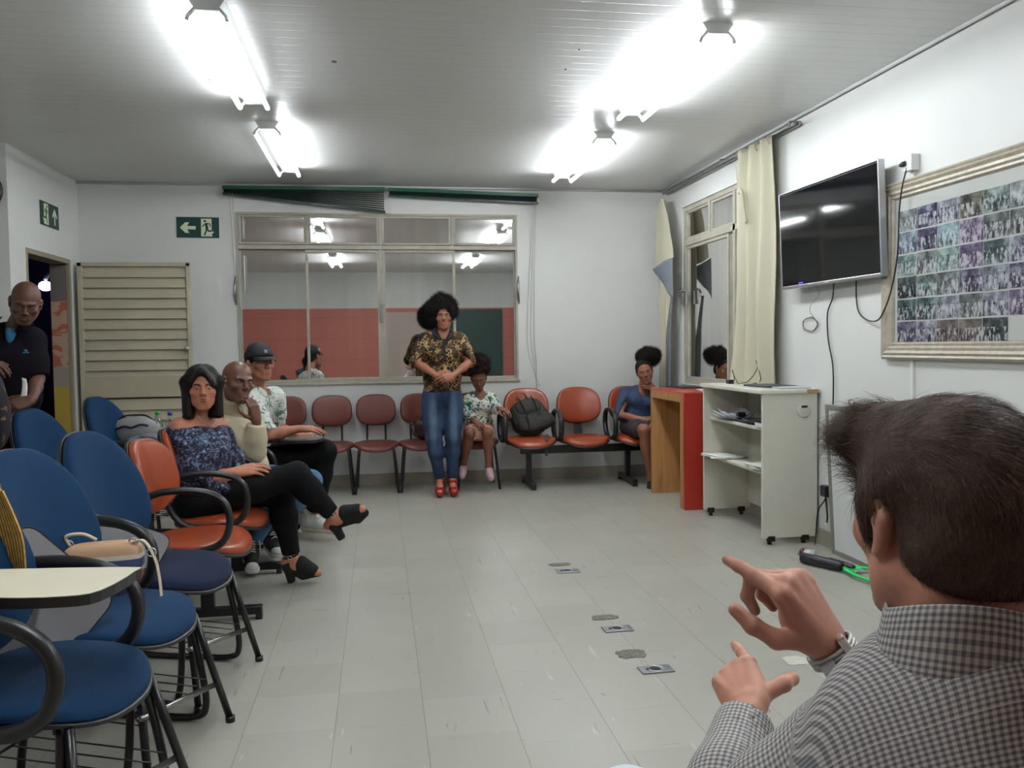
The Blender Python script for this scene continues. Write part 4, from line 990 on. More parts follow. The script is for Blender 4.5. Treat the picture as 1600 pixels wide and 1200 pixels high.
def striped():
    t = NT('striped_canvas'); sep = t.n('ShaderNodeSeparateXYZ'); t.l(t.coord('Generated'), sep.inputs[0])
    c = t.ramp(sep.outputs[2], [(0, lin((190, 186, 178))), (.12, lin((150, 40, 44))), (.36, lin((170, 150, 140))), (.44, lin((50, 62, 96))), (.64, lin((196, 186, 170))), (.74, lin((178, 142, 110)))], 'CONSTANT')
    t.color(c); t.b.inputs['Roughness'].default_value = .7; t.bump(t.noise(t.coord(), 200, 2), .3, .002); return t.m
root = thing('handbag', 'small striped canvas handbag with red, navy and cream bands beside blue chair', 'handbag', (-.93, 3.02, .50), radians(8))
blob('bag_body', striped(), .125, .05, .078, root, Matrix.Translation((0, 0, .078)), 4.5, .01, 2)
M_cream = mat('cream_leather', (196, 180, 156), .5)
b = MB(); b.tube(smooth_path([(-.1, 0, .15), (-.11, -.01, .185), (-.06, -.01, .19), (-.02, 0, .165)], 6), .006, 6); b.tube(smooth_path([(.09, -.02, .15), (.13, -.04, .16), (.165, -.05, .1), (.18, -.06, .02), (.185, -.07, -.06)], 6), .010, 6, ry=.003); b.build('strap', M_cream, root)
b = MB()
for q in ((-.105, 0, .155), (.095, -.01, .15), (.155, -.05, .12)): b.tube([(q[0]+.014*cos(a*pi/6), q[1], q[2]+.014*sin(a*pi/6)) for a in range(12)], .003, 6, closed=True)
b.build('buckle', M_silver, root)

root = thing('tote_bag', 'grey bag with a dark wavy line resting behind the orange chair', 'bag', at(214, 695, 6.30), radians(-6))
M_bagg = mat('grey_canvas', (140, 140, 140), .6, var=.15, vscale=8)
blob('bag_body', M_bagg, .165, .08, .10, root, Matrix.Translation((0, 0, .10)), 2.3, .02, 21)
b = MB(); b.tube(smooth_path([(-.11, -.078, .12), (-.05, -.086, .14), (.0, -.088, .13), (.06, -.086, .15), (.11, -.075, .14)], 6), .007, 6); b.build('printed_line', mat('navy_line', (34, 38, 60), .6), root)
b = MB(); b.tube(smooth_path([(-.15, -.01, .15), (-.08, -.01, .203), (0, 0, .21), (.08, -.01, .203), (.15, -.01, .15)], 6), .006, 6); b.build('zip', M_blk, root)
def clear_plastic():
    t = NT('clear_bottle_plastic'); g = t.n('ShaderNodeBsdfGlossy'); g.inputs['Roughness'].default_value = .08
    tr = t.n('ShaderNodeBsdfTransparent'); tr.inputs[0].default_value = (.86, .89, .9, 1); lw = t.n('ShaderNodeLayerWeight'); lw.inputs[0].default_value = .35
    m = t.n('ShaderNodeMixShader'); t.l(lw.outputs['Facing'], m.inputs[0]); t.l(tr.outputs[0], m.inputs[1]); t.l(g.outputs[0], m.inputs[2]); t.l(m.outputs[0], t.out.inputs['Surface']); return t.m
M_clear = clear_plastic()
def bottle(lab, x, y, z, capm):
    root = thing('water_bottle', lab, 'bottle', (x, y, z), 0, 'plastic water bottles')
    b = MB(); b.lathe((0,0,0), [(.001, .004), (.03, 0), (.034, .01), (.034, .05), (.031, .055), (.034, .06), (.034, .15), (.028, .18), (.014, .205), (.0135, .225)], 20); b.build('bottle_body', M_clear, root)
    b = MB(); b.lathe((0,0,.213), [(.017, 0), (.017, .022), (.014, .024)], 16); b.build('cap', capm, root)
    b = MB(); b.lathe((0,0,.07), [(.0345, 0), (.0345, .05)], 20); b.build('bottle_label', mat('pale_label', (170, 178, 186), .5), root)
BT = at(248, 695, 6.36); BT2 = at(267, 695, 6.42)
bottle('clear water bottle with a green cap behind the woman in floral top', BT.x, BT.y, BT.z, mat('cap_green', (46, 170, 70), .4))
bottle('clear water bottle with a blue cap behind the woman in floral top', BT2.x, BT2.y, BT2.z, mat('cap_blue', (40, 60, 140), .4))
root = thing('clothes_bundle', 'dark folded jacket and grey scarf on the seat behind the orange chair', 'clothes', (-1.62, 6.22, .476))
blob('jacket', mat('near_black_cloth', (28, 28, 38), .9, bump=.4, bscale=30), .2, .16, .09, root, Matrix.Translation((0, 0, .09)), 2.4, .08, 31)
blob('scarf', mat('grey_scarf', (104, 110, 116), .8, var=.3, vscale=20), .12, .08, .05, root, Matrix.Translation((.05, -.06, .2)), 2.2, .12, 37)

# yellow and black bundle at the left edge, dark backpack behind it
root = thing('straw_bundle', 'golden yellow and black striped bundle at left edge in front of blue backrest', 'bundle', at(-8, 860, 2.62))
Bq = Vector(root.location); mg = mat('golden_straw', (190, 146, 62), .55, var=.3, vscale=60); mk = mat('dark_straw', (40, 32, 22), .7)
b = MB(); b.tube(smooth_path([at(-30, 760, 2.60)-Bq, at(-22, 830, 2.60)-Bq, at(0, 900, 2.60)-Bq], 6), [.05]*12+[.05], 12); b.build('core', mk, root)
b = MB()
for i in range(26):
    o = i*1.5; j = random.uniform(-3, 3)
    b.cur = 0 if i % 3 else 1
    b.tube(smooth_path([at(-24+o*.75, 742+o*.75+j, 2.56-.0015*i), at(-14+o*.95, 790+o*.4, 2.55-.0015*i), at(-2+o, 840+o*.1, 2.55-.0015*i), at(14+o*.7, 895, 2.56-.0015*i)], 5), .0032, 5)
for k, v in enumerate(b.v): b.v[k] = v-Bq
b.build('straw_strands', [mg, mk], root)
root = thing('backpack', 'dark backpack with yellow flecks held at the left edge by standing person in polo', 'backpack', at(2, 705, 4.85))
def fleck():
    t = NT('dark_cloth_yellow_fleck'); t.color(t.mix(t.ramp(t.noise(t.coord(), 22, 2), [(.60, (0,0,0)), (.63, (1,1,1))]), lin((26, 24, 32)), lin((120, 88, 48)))); t.b.inputs['Roughness'].default_value = .85; return t.m
blob('main_body', fleck(), .11, .09, .22, root, Matrix.Translation((-.07, 0, .21)), 2.6, .05, 41)
# ================================================================== SMOOTH BODY SURFACES
f32 = np.float32
def V3(p): return np.array([p[0], p[1], p[2]], dtype=float)
class Cap:                                   # tapered capsule
    def __init__(s, a, b, ra, rb=None, k=.02, flat=None):
        s.a, s.b = V3(a), V3(b); s.ra = ra; s.rb = ra if rb is None else rb; s.k = k
        R = max(s.ra, s.rb); s.lo = np.minimum(s.a, s.b)-R; s.hi = np.maximum(s.a, s.b)+R
    def d(s, P):
        ab = s.b-s.a; L = float(ab@ab)+1e-12; v = P-s.a.astype(f32)
        t = np.clip((v@ab.astype(f32))/L, 0, 1)
        q = v-t[..., None]*ab.astype(f32)
        return np.sqrt((q*q).sum(-1))-(s.ra+(s.rb-s.ra)*t)
class Ell:                                   # ellipsoid, R columns = axes
    def __init__(s, c, r, R=None, k=.02):
        s.c = V3(c); s.r = np.array(r, float); s.R = np.eye(3) if R is None else np.array(R); s.k = k
        e = np.abs(s.R)@s.r; s.lo = s.c-e; s.hi = s.c+e
    def d(s, P):
        q = (P-s.c.astype(f32))@s.R.astype(f32); a = q/s.r.astype(f32); k0 = np.sqrt((a*a).sum(-1)); a = a/s.r.astype(f32); k1 = np.sqrt((a*a).sum(-1))
        return k0*(k0-1)/np.maximum(k1, 1e-6)
class Grp:                                   # union of parts, then cut by half spaces [(point, outward normal)]
    def __init__(s, parts, cuts=(), k=.02, ck=.004):
        s.p = parts; s.cuts = [(V3(c), V3(n)/np.linalg.norm(V3(n))) for c, n in cuts]; s.k = k; s.ck = ck
        s.lo = np.min([q.lo for q in parts], 0); s.hi = np.max([q.hi for q in parts], 0)
    def d(s, P):
        D = None
        for q in s.p:
            x = q.d(P); D = x if D is None else smin(D, x, q.k)
        for c, n in s.cuts: D = -smin(-D, -((P-c.astype(f32))@n.astype(f32)), s.ck)
        return D
def smin(a, b, k):
    h = np.clip(.5+.5*(b-a)/k, 0, 1); return b+(a-b)*h-k*h*(1-h)
class Field:
    def __init__(s): s.ops = []; s.fold = None
    def u(s, *pr, k=None):
        for p in pr:
            if isinstance(p, (list, tuple)): s.u(*p, k=k)
            else: s.ops.append(('u', p, k if k is not None else p.k))
        return s
    def s_(s, *pr, k=.008):
        for p in pr: s.ops.append(('s', p, k))
        return s
    def cut(s, c, n, k=.004): s.ops.append(('c', (V3(c), V3(n)/np.linalg.norm(V3(n))), k)); return s
    def bounds(s):
        L = [o[1] for o in s.ops if o[0] == 'u']; return np.min([q.lo for q in L], 0)-.03, np.max([q.hi for q in L], 0)+.03
    def evalgrid(s, lo, h, n):
        ax = [(lo[i]+h*np.arange(n[i])).astype(f32) for i in range(3)]
        D = np.full(n, .3, f32)
        for op, p, k in s.ops:
            if op == 'c':
                c, nn = p; G = (ax[0][:, None, None]-c[0])*nn[0]+(ax[1][None, :, None]-c[1])*nn[1]+(ax[2][None, None, :]-c[2])*nn[2]
                D = -smin(-D, -G.astype(f32), k); continue
            m = k+2.5*h+.004; i0 = np.clip(np.floor((p.lo-m-lo)/h).astype(int), 0, n); i1 = np.clip(np.ceil((p.hi+m-lo)/h).astype(int)+1, 0, n)
            if (i1 <= i0).any(): continue
            sl = tuple(slice(a, b) for a, b in zip(i0, i1))
            P = np.stack(np.meshgrid(ax[0][sl[0]], ax[1][sl[1]], ax[2][sl[2]], indexing='ij'), -1)
            x = p.d(P)
            D[sl] = smin(D[sl], x, k) if op == 'u' else -smin(-D[sl], x, k)
        if s.fold is not None:
            P = np.stack(np.meshgrid(*ax, indexing='ij'), -1); D = D+s.fold(P)
        return D
def folds(amp, f=16, seed=0, d=(0, 0, 1)):
    r = np.random.default_rng(seed); A = r.normal(size=(3, 3))*f; B = r.normal(size=(3, 3))*f*.5; ph = r.uniform(0, 6, 3)
    def fn(P):
        o = 0
        for i in range(3): o = o+np.sin(P@A[i].astype(f32)+ph[i]+1.6*np.sin(P@B[i].astype(f32)))
        return (o*amp/2).astype(f32)
    return fn
_C = [(0,0,0),(1,0,0),(0,1,0),(1,1,0),(0,0,1),(1,0,1),(0,1,1),(1,1,1)]
_E = [(0,1),(2,3),(4,5),(6,7),(0,2),(1,3),(4,6),(5,7),(0,4),(1,5),(2,6),(3,7)]
def nets(D, lo, h):
    n = D.shape; S = D < 0
    cor = [D[a:n[0]-1+a, b:n[1]-1+b, c:n[2]-1+c] for a, b, c in _C]
    cs = sum((q < 0).astype(np.int8) for q in cor); act = (cs > 0) & (cs < 8)
    I = np.argwhere(act)
    if len(I) == 0: return np.zeros((0, 3)), np.zeros((0, 4), int)
    cv = [q[act] for q in cor]; acc = np.zeros((len(I), 3)); cnt = np.zeros(len(I))
    for a, b in _E:
        va, vb = cv[a], cv[b]; m = (va < 0) != (vb < 0); t = np.where(m, va/np.where(m, va-vb, 1), 0)
        pa, pb = np.array(_C[a]), np.array(_C[b]); acc += np.where(m[:, None], pa+t[:, None]*(pb-pa), 0); cnt += m
    V = lo+h*(I+acc/cnt[:, None]); idx = -np.ones(act.shape, int); idx[act] = np.arange(len(I)); F = []
    for ax in range(3):
        u, v = (ax+1) % 3, (ax+2) % 3
        s0 = [slice(1, n[i]-1) for i in range(3)]; s0[ax] = slice(0, n[ax]-1); s1 = list(s0); s1[ax] = slice(1, n[ax])
        A, B = S[tuple(s0)], S[tuple(s1)]; E = np.argwhere(A != B)
        if not len(E): continue
        flip = A[tuple(E.T)]
        o = np.array([s.start for s in s0]); base = E+o
        def g(du, dv): q = base.copy(); q[:, u] -= du; q[:, v] -= dv; return idx[tuple(q.T)]
        Q = np.stack([g(0, 0), g(1, 0), g(1, 1), g(0, 1)], -1)
        Q[~flip] = Q[~flip][:, ::-1]; F.append(Q)
    F = np.concatenate(F); F = F[(F >= 0).all(1)]
    return V, F
def polygonize(field, h, fine=()):
    lo, hi = field.bounds(); VV = []; FF = []; off = 0
    def grid(lo, hi, h):
        n = tuple(np.maximum(4, np.ceil((hi-lo)/h).astype(int)+1)); return field.evalgrid(lo, h, n)
    V, F = nets(grid(lo, hi, h), lo, h)
    if len(F):
        C = V[F].mean(1); keep = np.ones(len(F), bool)
        for a, b, _ in fine: keep &= ~((C > a).all(1) & (C < b).all(1))
        VV.append(V); FF.append(F[keep]); off = len(V)
    for i, (a, b, hf) in enumerate(fine):
        a, b = np.array(a), np.array(b); a2, b2 = np.maximum(a-h*1.3, lo), np.minimum(b+h*1.3, hi)
        if (b2 <= a2).any(): continue
        V, F = nets(grid(a2-2*hf, b2+2*hf, hf), a2-2*hf, hf)
        if not len(F): continue
        C = V[F].mean(1); keep = (C > a2).all(1) & (C < b2).all(1)
        for a3, b3, _ in fine[:i]: keep &= ~((C > a3).all(1) & (C < b3).all(1))
        VV.append(V); FF.append(F[keep]+off); off += len(V)
    V = np.concatenate(VV); F = np.concatenate(FF); used = np.unique(F); rm = np.zeros(len(V), int); rm[used] = np.arange(len(used))
    return V[used], rm[F]
def np_mesh(name, V, F, m, parent=None, smooth=True, uv=None, origin=(0,0,0)):
    V = np.asarray(V)-np.array(origin); me = bpy.data.meshes.new(name); k = F.shape[1]
    me.vertices.add(len(V)); me.vertices.foreach_set('co', V.astype(f32).ravel())
    me.loops.add(F.size); me.loops.foreach_set('vertex_index', F.astype(np.int32).ravel())
    me.polygons.add(len(F)); me.polygons.foreach_set('loop_start', (np.arange(len(F))*k).astype(np.int32))
    me.update(calc_edges=True); me.polygons.foreach_set('use_smooth', np.full(len(F), smooth))
    if uv is not None:
        l = me.uv_layers.new(name='map'); l.data.foreach_set('uv', uv[F.ravel()].astype(f32).ravel())
    me.materials.append(m); me.validate(); me.update()
    o = bpy.data.objects.new(name, me); COL.objects.link(o); o.parent = parent
    return o
def strands(roots, dirs, length, r, seg=4, curl=0, wave=0, seed=0, sag=None):
    """thin tapered triangular hairs; roots, dirs: (n,3)"""
    g = np.random.default_rng(seed); n = len(roots); L = length*g.uniform(.6, 1.15, n) if np.isscalar(length) else length
    side = np.cross(dirs, g.normal(size=(n, 3))); side /= np.linalg.norm(side, axis=1, keepdims=True)+1e-9; s2 = np.cross(dirs, side)
    P = []; ph = g.uniform(0, 6.28, n)
    for i in range(seg+1):
        t = i/seg; p = roots+dirs*(L*t)[:, None]
        if curl: p = p+(side*np.cos(ph+t*9)[:, None]+s2*np.sin(ph+t*9)[:, None]-side*np.cos(ph)[:, None]-s2*np.sin(ph)[:, None])*curl*min(1, t*2)
        if sag is not None: p = p+sag*(t*t*L)[:, None]
        P.append(p)
    V = []; F = []
    for i in range(seg+1):
        rr = r*(1-.75*i/seg)
        for k in range(3): a = 2*pi*k/3; V.append(P[i]+side*cos(a)*rr+s2*sin(a)*rr)
    V = np.stack(V, 1).reshape(-1, 3); m = (seg+1)*3; base = np.arange(n)*m; Q = []
    for i in range(seg):
        for k in range(3): Q.append(np.stack([base+i*3+k, base+i*3+(k+1) % 3, base+(i+1)*3+(k+1) % 3, base+(i+1)*3+k], -1))
    return V, np.concatenate(Q)
def sample(V, F, n, seed=0, keep=None):
    g = np.random.default_rng(seed); A = V[F[:, 0]]; B = V[F[:, 1]]; C = V[F[:, 2]]; E = V[F[:, 3]] if F.shape[1] == 4 else C
    nr = np.cross(C-A, E-B) if F.shape[1] == 4 else np.cross(B-A, C-A); ar = np.linalg.norm(nr, axis=1)
    cen = (A+B+C+E)/4; w = ar.copy()
    if keep is not None: w = w*keep(cen, nr/(ar[:, None]+1e-9))
    i = g.choice(len(F), n, p=w/w.sum()); u, v = g.uniform(size=(2, n, 1))
    p = A[i]*(1-u)*(1-v)+B[i]*u*(1-v)+C[i]*u*v+E[i]*(1-u)*v
    return p, nr[i]/(ar[i][:, None]+1e-9)
def unit(v): v = V3(v); return v/np.linalg.norm(v)
def frame(fwd, up=(0, 0, 1), roll=0):
    """columns: right, forward, up"""
    f = unit(fwd); r = np.cross(f, V3(up)); r /= np.linalg.norm(r); u = np.cross(r, f)
    if roll: r, u = r*cos(radians(roll))+u*sin(radians(roll)), u*cos(radians(roll))-r*sin(radians(roll))
    return np.stack([r, f, u], 1)

# ------------------------------------------------------------------ head
def head_prims(c, R, s=1.0, female=False, ear=True, jaw=1.0):
    T = lambda x, y, z: V3(c)+R@(np.array([x, y, z])*s)
    E = lambda p, r, k=.02: Ell(T(*p), np.array(r)*s, R, k*s)
    C = lambda a, b, ra, rb, k=.02: Cap(T(*a), T(*b), ra*s, rb*s, k*s)
    A = [E((0, -.014, .036), (.075, .096, .082), .01), E((0, .022, -.026), (.0625*jaw, .066, .080), .03)]
    for sx in (-1, 1):
        A += [C((sx*.054*jaw, .0, -.05), (sx*.020*jaw, .066, -.094), .017, .015, .03), E((sx*.040, .060, -.018), (.024, .020, .02), .02)]
        A += [C((sx*.012, .084, .024), (sx*.042, .070, .024), .009 if not female else .007, .008, .016)]
    A += [E((0, .070, -.097), (.022, .018, .016), .02), C((0, .086, .014), (0, .107, -.020), .0075, .0115, .012)]
    for sx in (-1, 1): A += [E((sx*.0115, .100, -.026), (.0085, .010, .0075), .006)]
    A += [E((0, .0815, -.058), (.028, .0135, .022), .022)]
    if ear:
        for sx in (-1, 1):
            A += [C((sx*.075, -.012, .018), (sx*.080, -.020, .004), .0080, .0075, .006), C((sx*.075, .0, .018), (sx*.079, -.012, .020), .0065, .007, .006), C((sx*.080, -.020, .004), (sx*.075, -.002, -.030), .008, .0085, .008), C((sx*.074, .0, .0), (sx*.074, -.006, -.01), .009, .009, .008)]
    Sx = []
    for sx in (-1, 1):
        Sx.append((Ell(T(sx*.032, .094, .006), np.array((.017, .016, .0115))*s, R), .014*s))
    lids = [Ell(T(sx*.0315, .0725, .003), np.array((.0152, .0140, .0138))*s, R, .005*s) for sx in (-1, 1)]
    slit = [(Ell(T(sx*.0315, .090, .0018), np.array((.0125, .0125, .0036))*s, R), .0015*s) for sx in (-1, 1)]
    mouth = [(Ell(T(0, .101, -.0585), np.array((.022, .006, .0010))*s, R), .003*s)]
    return A, Sx, lids, slit+mouth, T
def face_bits(root, org, T, R, s, brow=(30, 24, 22), lip=(120, 70, 62), smile=False, female=False, look=(0, 0), eyelid_dark=None):
    mw = mat('eye_white', (168, 158, 150), .3); mi = mat('dark_iris', (34, 22, 18), .15)
    tm = Matrix.Translation(-Vector(org)); o3 = Matrix([list(q) for q in R]).to_4x4()
    for sx in (-1, 1):
        b = MB(); c = T(sx*.0315, .0715, .003); b.sphere(tm @ Vector(c), .0120*s, 14)
        p = T(sx*.0315+look[0], .0775, .0025+look[1]); b.cur = 1; b.sphere(tm @ Vector(p), .0068*s, 10); b.build('eye', [mw, mi], root)
        b = MB(); pts = [T(sx*.014, .093, .021), T(sx*.026, .0925, .0265), T(sx*.038, .086, .027), T(sx*.048, .074, .021)]
        b.tube([tm @ Vector(p) for p in smooth_path(pts, 4)], [.0022*s*q for q in ([1, 1.4, 1.5, 1.5, 1.4, 1.3, 1.2, 1.1, 1, .9, .8, .6, .4])], 6); b.build('eyebrow', mat('brow_%d_%d_%d' % brow, brow, .8), root)
    b = MB(); lm = mat('lip_%d_%d_%d' % lip, lip, .4); w_ = .028 if smile else .024; up = .006 if smile else .0
    U = [T(-w_, .0815, -.0575+up), T(-.010, .0955, -.0535), T(0, .0970, -.0550), T(.010, .0955, -.0535), T(w_, .0815, -.0575+up)]
    Lw = [T(-w_, .0815, -.0585+up), T(-.010, .0945, -.0650 if not smile else -.067), T(0, .0960, -.0665 if not smile else -.069), T(.010, .0945, -.0650 if not smile else -.067), T(w_, .0815, -.0585+up)]
    for q, rr in ((U, .0033), (Lw, .0040)): 
        pp = smooth_path(q, 4); n = len(pp); b.tube([tm @ Vector(p) for p in pp], [rr*s*(.35+.65*sin(pi*i/(n-1))) for i in range(n)], 8)
    b.build('lips', lm, root)
    if smile:
        b = MB(); Tt = [T(-.018, .0885, -.0570), T(0, .0945, -.0605), T(.018, .0885, -.0570)]; b.tube([tm @ Vector(p) for p in smooth_path(Tt, 4)], .0032*s, 6); b.build('teeth', mat('teeth_white', (214, 206, 194), .3), root)

# ------------------------------------------------------------------ hands
FL = ((.043, .026, .020), (.047, .030, .022), (.043, .028, .020), (.034, .021, .018))
def hand_prims(w, d, n, side, s=1.0, curl=25, thumb=None, spread=2.0, curls=None, point=None):
    """w wrist, d towards the fingers, n back of the hand, side 'L'/'R'. curls: per finger (base, mid, tip) bends in degrees"""
    d = unit(d); n = V3(n); n = unit(n-d*(n@d)); lat = np.cross(n, d) if side == 'R' else np.cross(d, n); w = V3(w); pr = []
    bx = (.030, .0105, -.0105, -.029); bl = (.090, .094, .089, .080)
    for i in range(4):
        base = w+(d*bl[i]+lat*bx[i]+n*(.002, .004, .003, -.001)[i])*s
        pr.append(Cap(w+(d*.012+lat*bx[i]*.55)*s, base, .0165*s, .0118*s, .014*s))
        cr = curls[i] if curls else (curl, curl*1.1, curl*.8)
        sp = radians((1.5, .4, -.6, -2.0)[i]*spread); dd = d*cos(sp)+lat*sin(sp); ang = 0; p = base
        for j in range(3):
            ang += radians(cr[j]); v = dd*cos(ang)-n*sin(ang)
            if point is not None and i == 0: v = unit(V3(point)-n*(.03, .08, .14)[j]+d*(.12, .0, -.05)[j])
            q = p+v*FL[i][j]*s
            r0 = ((.0102, .0092, .0083), (.0104, .0094, .0085), (.0098, .009, .008), (.0088, .008, .0072))[i][j]*s
            r1 = r0*(.90 if j < 2 else .80); pr.append(Cap(p, q, r0, r1, .0035*s if j else .006*s)); p = q
    pr.append(Ell(w+(d*.048-n*.004)*s, np.array((.036, .046, .0145))*s, np.stack([lat, d, n], 1), .015*s))
    pr.append(Ell(w+(d*.038+lat*.020-n*.014)*s, np.array((.017, .030, .014))*s, np.stack([lat, d, n], 1), .012*s))
    th = thumb or ((.55, .75, -.35), (.85, .45, -.3), (.95, .2, -.3))
    p = w+(d*.022+lat*.022-n*.006)*s
    for (a, b_, c_), L, r0, r1 in zip(th, (.044, .033, .027), (.0140, .0115, .0106), (.0118, .0104, .0085)):
        v = unit(d*a+lat*b_+n*c_); q = p+v*L*s; pr.append(Cap(p, q, r0*s, r1*s, .006*s)); p = q
    return pr
def box_of(prims, m=.02): return (np.min([p.lo for p in prims], 0)-m, np.max([p.hi for p in prims], 0)+m)

# ------------------------------------------------------------------ body
def lerp(a, b, t): return V3(a)*(1-t)+V3(b)*t
class Fig:
    def __init__(s, J, sc=1.0, female=False, bulk=1.0, chest=1.0):
        s.J = {k: V3(v) for k, v in J.items()}; s.sc = sc; s.fem = female; s.bulk = bulk; s.ch = chest
        J = s.J; X = unit(J['sL']-J['sR']); U = unit(J['neck']-J['pel']); X = unit(X-U*(X@U)); F = np.cross(X, U); s.X, s.U, s.F = X, U, F
        s.R = np.stack([X, F, U], 1)
    def torso(s, g=0.0):
        J, c, b = s.J, s.sc, s.bulk; X, F, U = s.X, s.F, s.U; pel, nk = J['pel'], J['neck']; L = np.linalg.norm(nk-pel); fem = s.fem
        sm = (J['sL']+J['sR'])/2
        hipw = .165 if fem else .152; P = []
        P.append(Ell(pel+U*.02, (hipw*b*c+g, .115*b*c+g, .12*c+g), s.R, .03))
        P.append(Ell(pel+U*L*.38+F*.0, ((.125 if fem else .138)*b*c+g, .098*b*c+g, .14*c+g), s.R, .05))
        P.append(Ell(pel+U*L*.66, (.148*b*c*s.ch+g, .108*b*c+g, .145*c*min(1, L/.52)+g), s.R, .05))
        P.append(Cap(J['sL']-X*.03*c, J['sR']+X*.03*c, .056*c+g, .056*c+g, .05))
        P.append(Ell(lerp(sm, nk, .35), (.085*c+g, .06*c+g, .055*c+g), s.R, .05))
        if fem:
            for q in (-1, 1): P.append(Ell(pel+U*L*.68+F*.082*c+X*q*.062*c, (.055*c+g, .048*c+g, .055*c+g), s.R, .03))
        return P
    def arm(s, q, g=0.0, t0=0, t1=2, cut=True, r=1.0):
        J, c = s.J, s.sc*s.bulk**.5*r; S, E, W = J['s'+q], J['e'+q], J['w'+q]; A = [Cap(S, lerp(S, E, .5), .054*c+g, .047*c+g, .02), Cap(lerp(S, E, .5), E, .047*c+g, .038*c+g, .02), Cap(E, lerp(E, W, .4), .039*c+g, .038*c+g, .02), Cap(lerp(E, W, .4), W, .038*c+g, .0245*c+g, .02)]
        if s.fem: 
            for a in A: a.ra *= .92; a.rb *= .90
        cuts = []
        if t1 < 1: A = A[:2]; cuts = [(lerp(S, E, t1), E-S)]
        elif t1 < 2: cuts = [(lerp(E, W, t1-1), W-E)]
        return Grp(A, cuts, .03)
    def leg(s, q, g=0.0, t1=2, r=1.0, flare=0):
        J, c = s.J, s.sc*s.bulk**.5*r; H_, K, A_ = J['h'+q], J['k'+q], J['a'+q]; d = unit(A_-K)
        sh = unit(K-H_); back = unit(-(sh-d*(sh@d))) if abs(sh@d) < .98 else -s.F
        A = [Cap(H_, lerp(H_, K, .55), .088*c+g, .070*c+g, .03), Cap(lerp(H_, K, .55), K, .070*c+g, .055*c+g, .03), Cap(K, lerp(K, A_, .35), .055*c+g, .052*c+g, .03), Cap(lerp(K, A_, .35), A_, .050*c+g, .034*c+g+flare, .03), Ell(lerp(K, A_, .3)+back*.018*c, (.045*c+g, .045*c+g, .10*c+g), np.stack([np.cross(back, d), back, d], 1), .03)]
        cuts = []
        if t1 < 1: A = A[:2]; cuts = [(lerp(H_, K, t1), K-H_)]
        elif t1 < 2.01: cuts = [(lerp(K, A_, t1-1), A_-K)]
        return Grp(A, cuts, .04)
    def foot(s, q, g=0.0):
        J, c = s.J, s.sc; A_, T_ = J['a'+q], J['t'+q]; heel = A_+(A_-T_)*.22+V3((0, 0, -.045*c)); heel[2] = min(heel[2], A_[2]-.02)
        return [Cap(A_, T_, .034*c+g, .020*c+g, .02), Cap(heel, lerp(A_, T_, .3)-V3((0, 0, .03*c)), .028*c+g, .028*c+g, .03), Cap(lerp(A_, T_, .65)+V3((0,0,-.008)), T_, .034*c+g, .024*c+g, .02)]
def skin(name, rgb, rough=.5):
    if name in MC: return MC[name]
    t = NT(name); c = lin(rgb); P = t.coord()
    n1 = t.noise(P, 9, 4, .6); t.color(t.ramp(n1, [(.3, (c[0]*.86, c[1]*.82, c[2]*.80)), (.7, (min(1, c[0]*1.1), c[1]*1.08, c[2]*1.06))]))
    t.b.inputs['Roughness'].default_value = rough; t.b.inputs['Specular IOR Level'].default_value = .4
    t.b.inputs['Subsurface Weight'].default_value = .03; t.b.inputs['Subsurface Radius'].default_value = (.01, .004, .002); t.b.inputs['Subsurface Scale'].default_value = .5
    t.bump(t.noise(P, 220, 3, .6), .12, .002); MC[name] = t.m; return t.m
def hair_mat(name, rgb, rough=.6):
    if name in MC: return MC[name]
    t = NT(name); c = lin(rgb); t.color(t.ramp(t.noise(t.coord(), 60, 4, .7), [(.3, tuple(v*.5 for v in c)), (.7, tuple(v*1.5 for v in c))])); t.b.inputs['Roughness'].default_value = rough; t.b.inputs['Specular IOR Level'].default_value = .25
    t.bump(t.noise(t.coord(), 90, 4, .7), .5, .006); MC[name] = t.m; return t.m
def emit_field(root, name, fld, h, m, fine=()):
    V, F = polygonize(fld, h, fine); return np_mesh(name, V, F, m, root, origin=root.location)
def skin_body(root, fig, sk, head, hands=(), legs=True, feet=True, h=.011, hh=.0032, handh=.0038, headopt=None, extra=(), neckr=.052, arms='LR'):
    """head = (centre, R, scale); hands = list of prim lists"""
    hp, sock, lids, slits, T = head_prims(head[0], head[1], head[2], **(headopt or {}))
    F = Field(); J = fig.J
    F.u(fig.torso(-.006)); F.u(Cap(J['neck']-fig.U*.03, T(0, -.022, -.055), neckr*fig.sc, neckr*.96*fig.sc, .03))
    for q in arms:
        if 's'+q in J and 'e'+q in J: F.u(fig.arm(q))
    if legs:
        for q in 'LR':
            if 'k'+q in J: F.u(fig.leg(q))
            if 't'+q in J and feet: F.u(fig.foot(q))
    for hnd in hands: F.u(hnd)
    for e in extra: F.u(e)
    F.u(hp)
    for p, k in sock: F.s_(p, k=k)
    F.u(lids)
    for p, k in slits: F.s_(p, k=k)
    a, b = box_of(hp, .012); fine = [(a, b, hh)]
    for hnd in hands: a, b = box_of(hnd, .008); fine.append((a, b, handh))
    return emit_field(root, 'skin', F, h, sk, fine), T
def cap_hair(head, T, R, s, grow=.010, line=.045, back=-.07, side=.0, bald=False):
    """close hair following the skull; cut along a hairline"""
    f = Field(); f.u(Ell(T(0, -.014, .036), np.array((.075+grow, .096+grow, .082+grow))*s, R, .01)); f.u(Ell(T(0, -.06, -.02), np.array((.06+grow*.6, .045+grow*.6, .06))*s, R, .03))
    return f
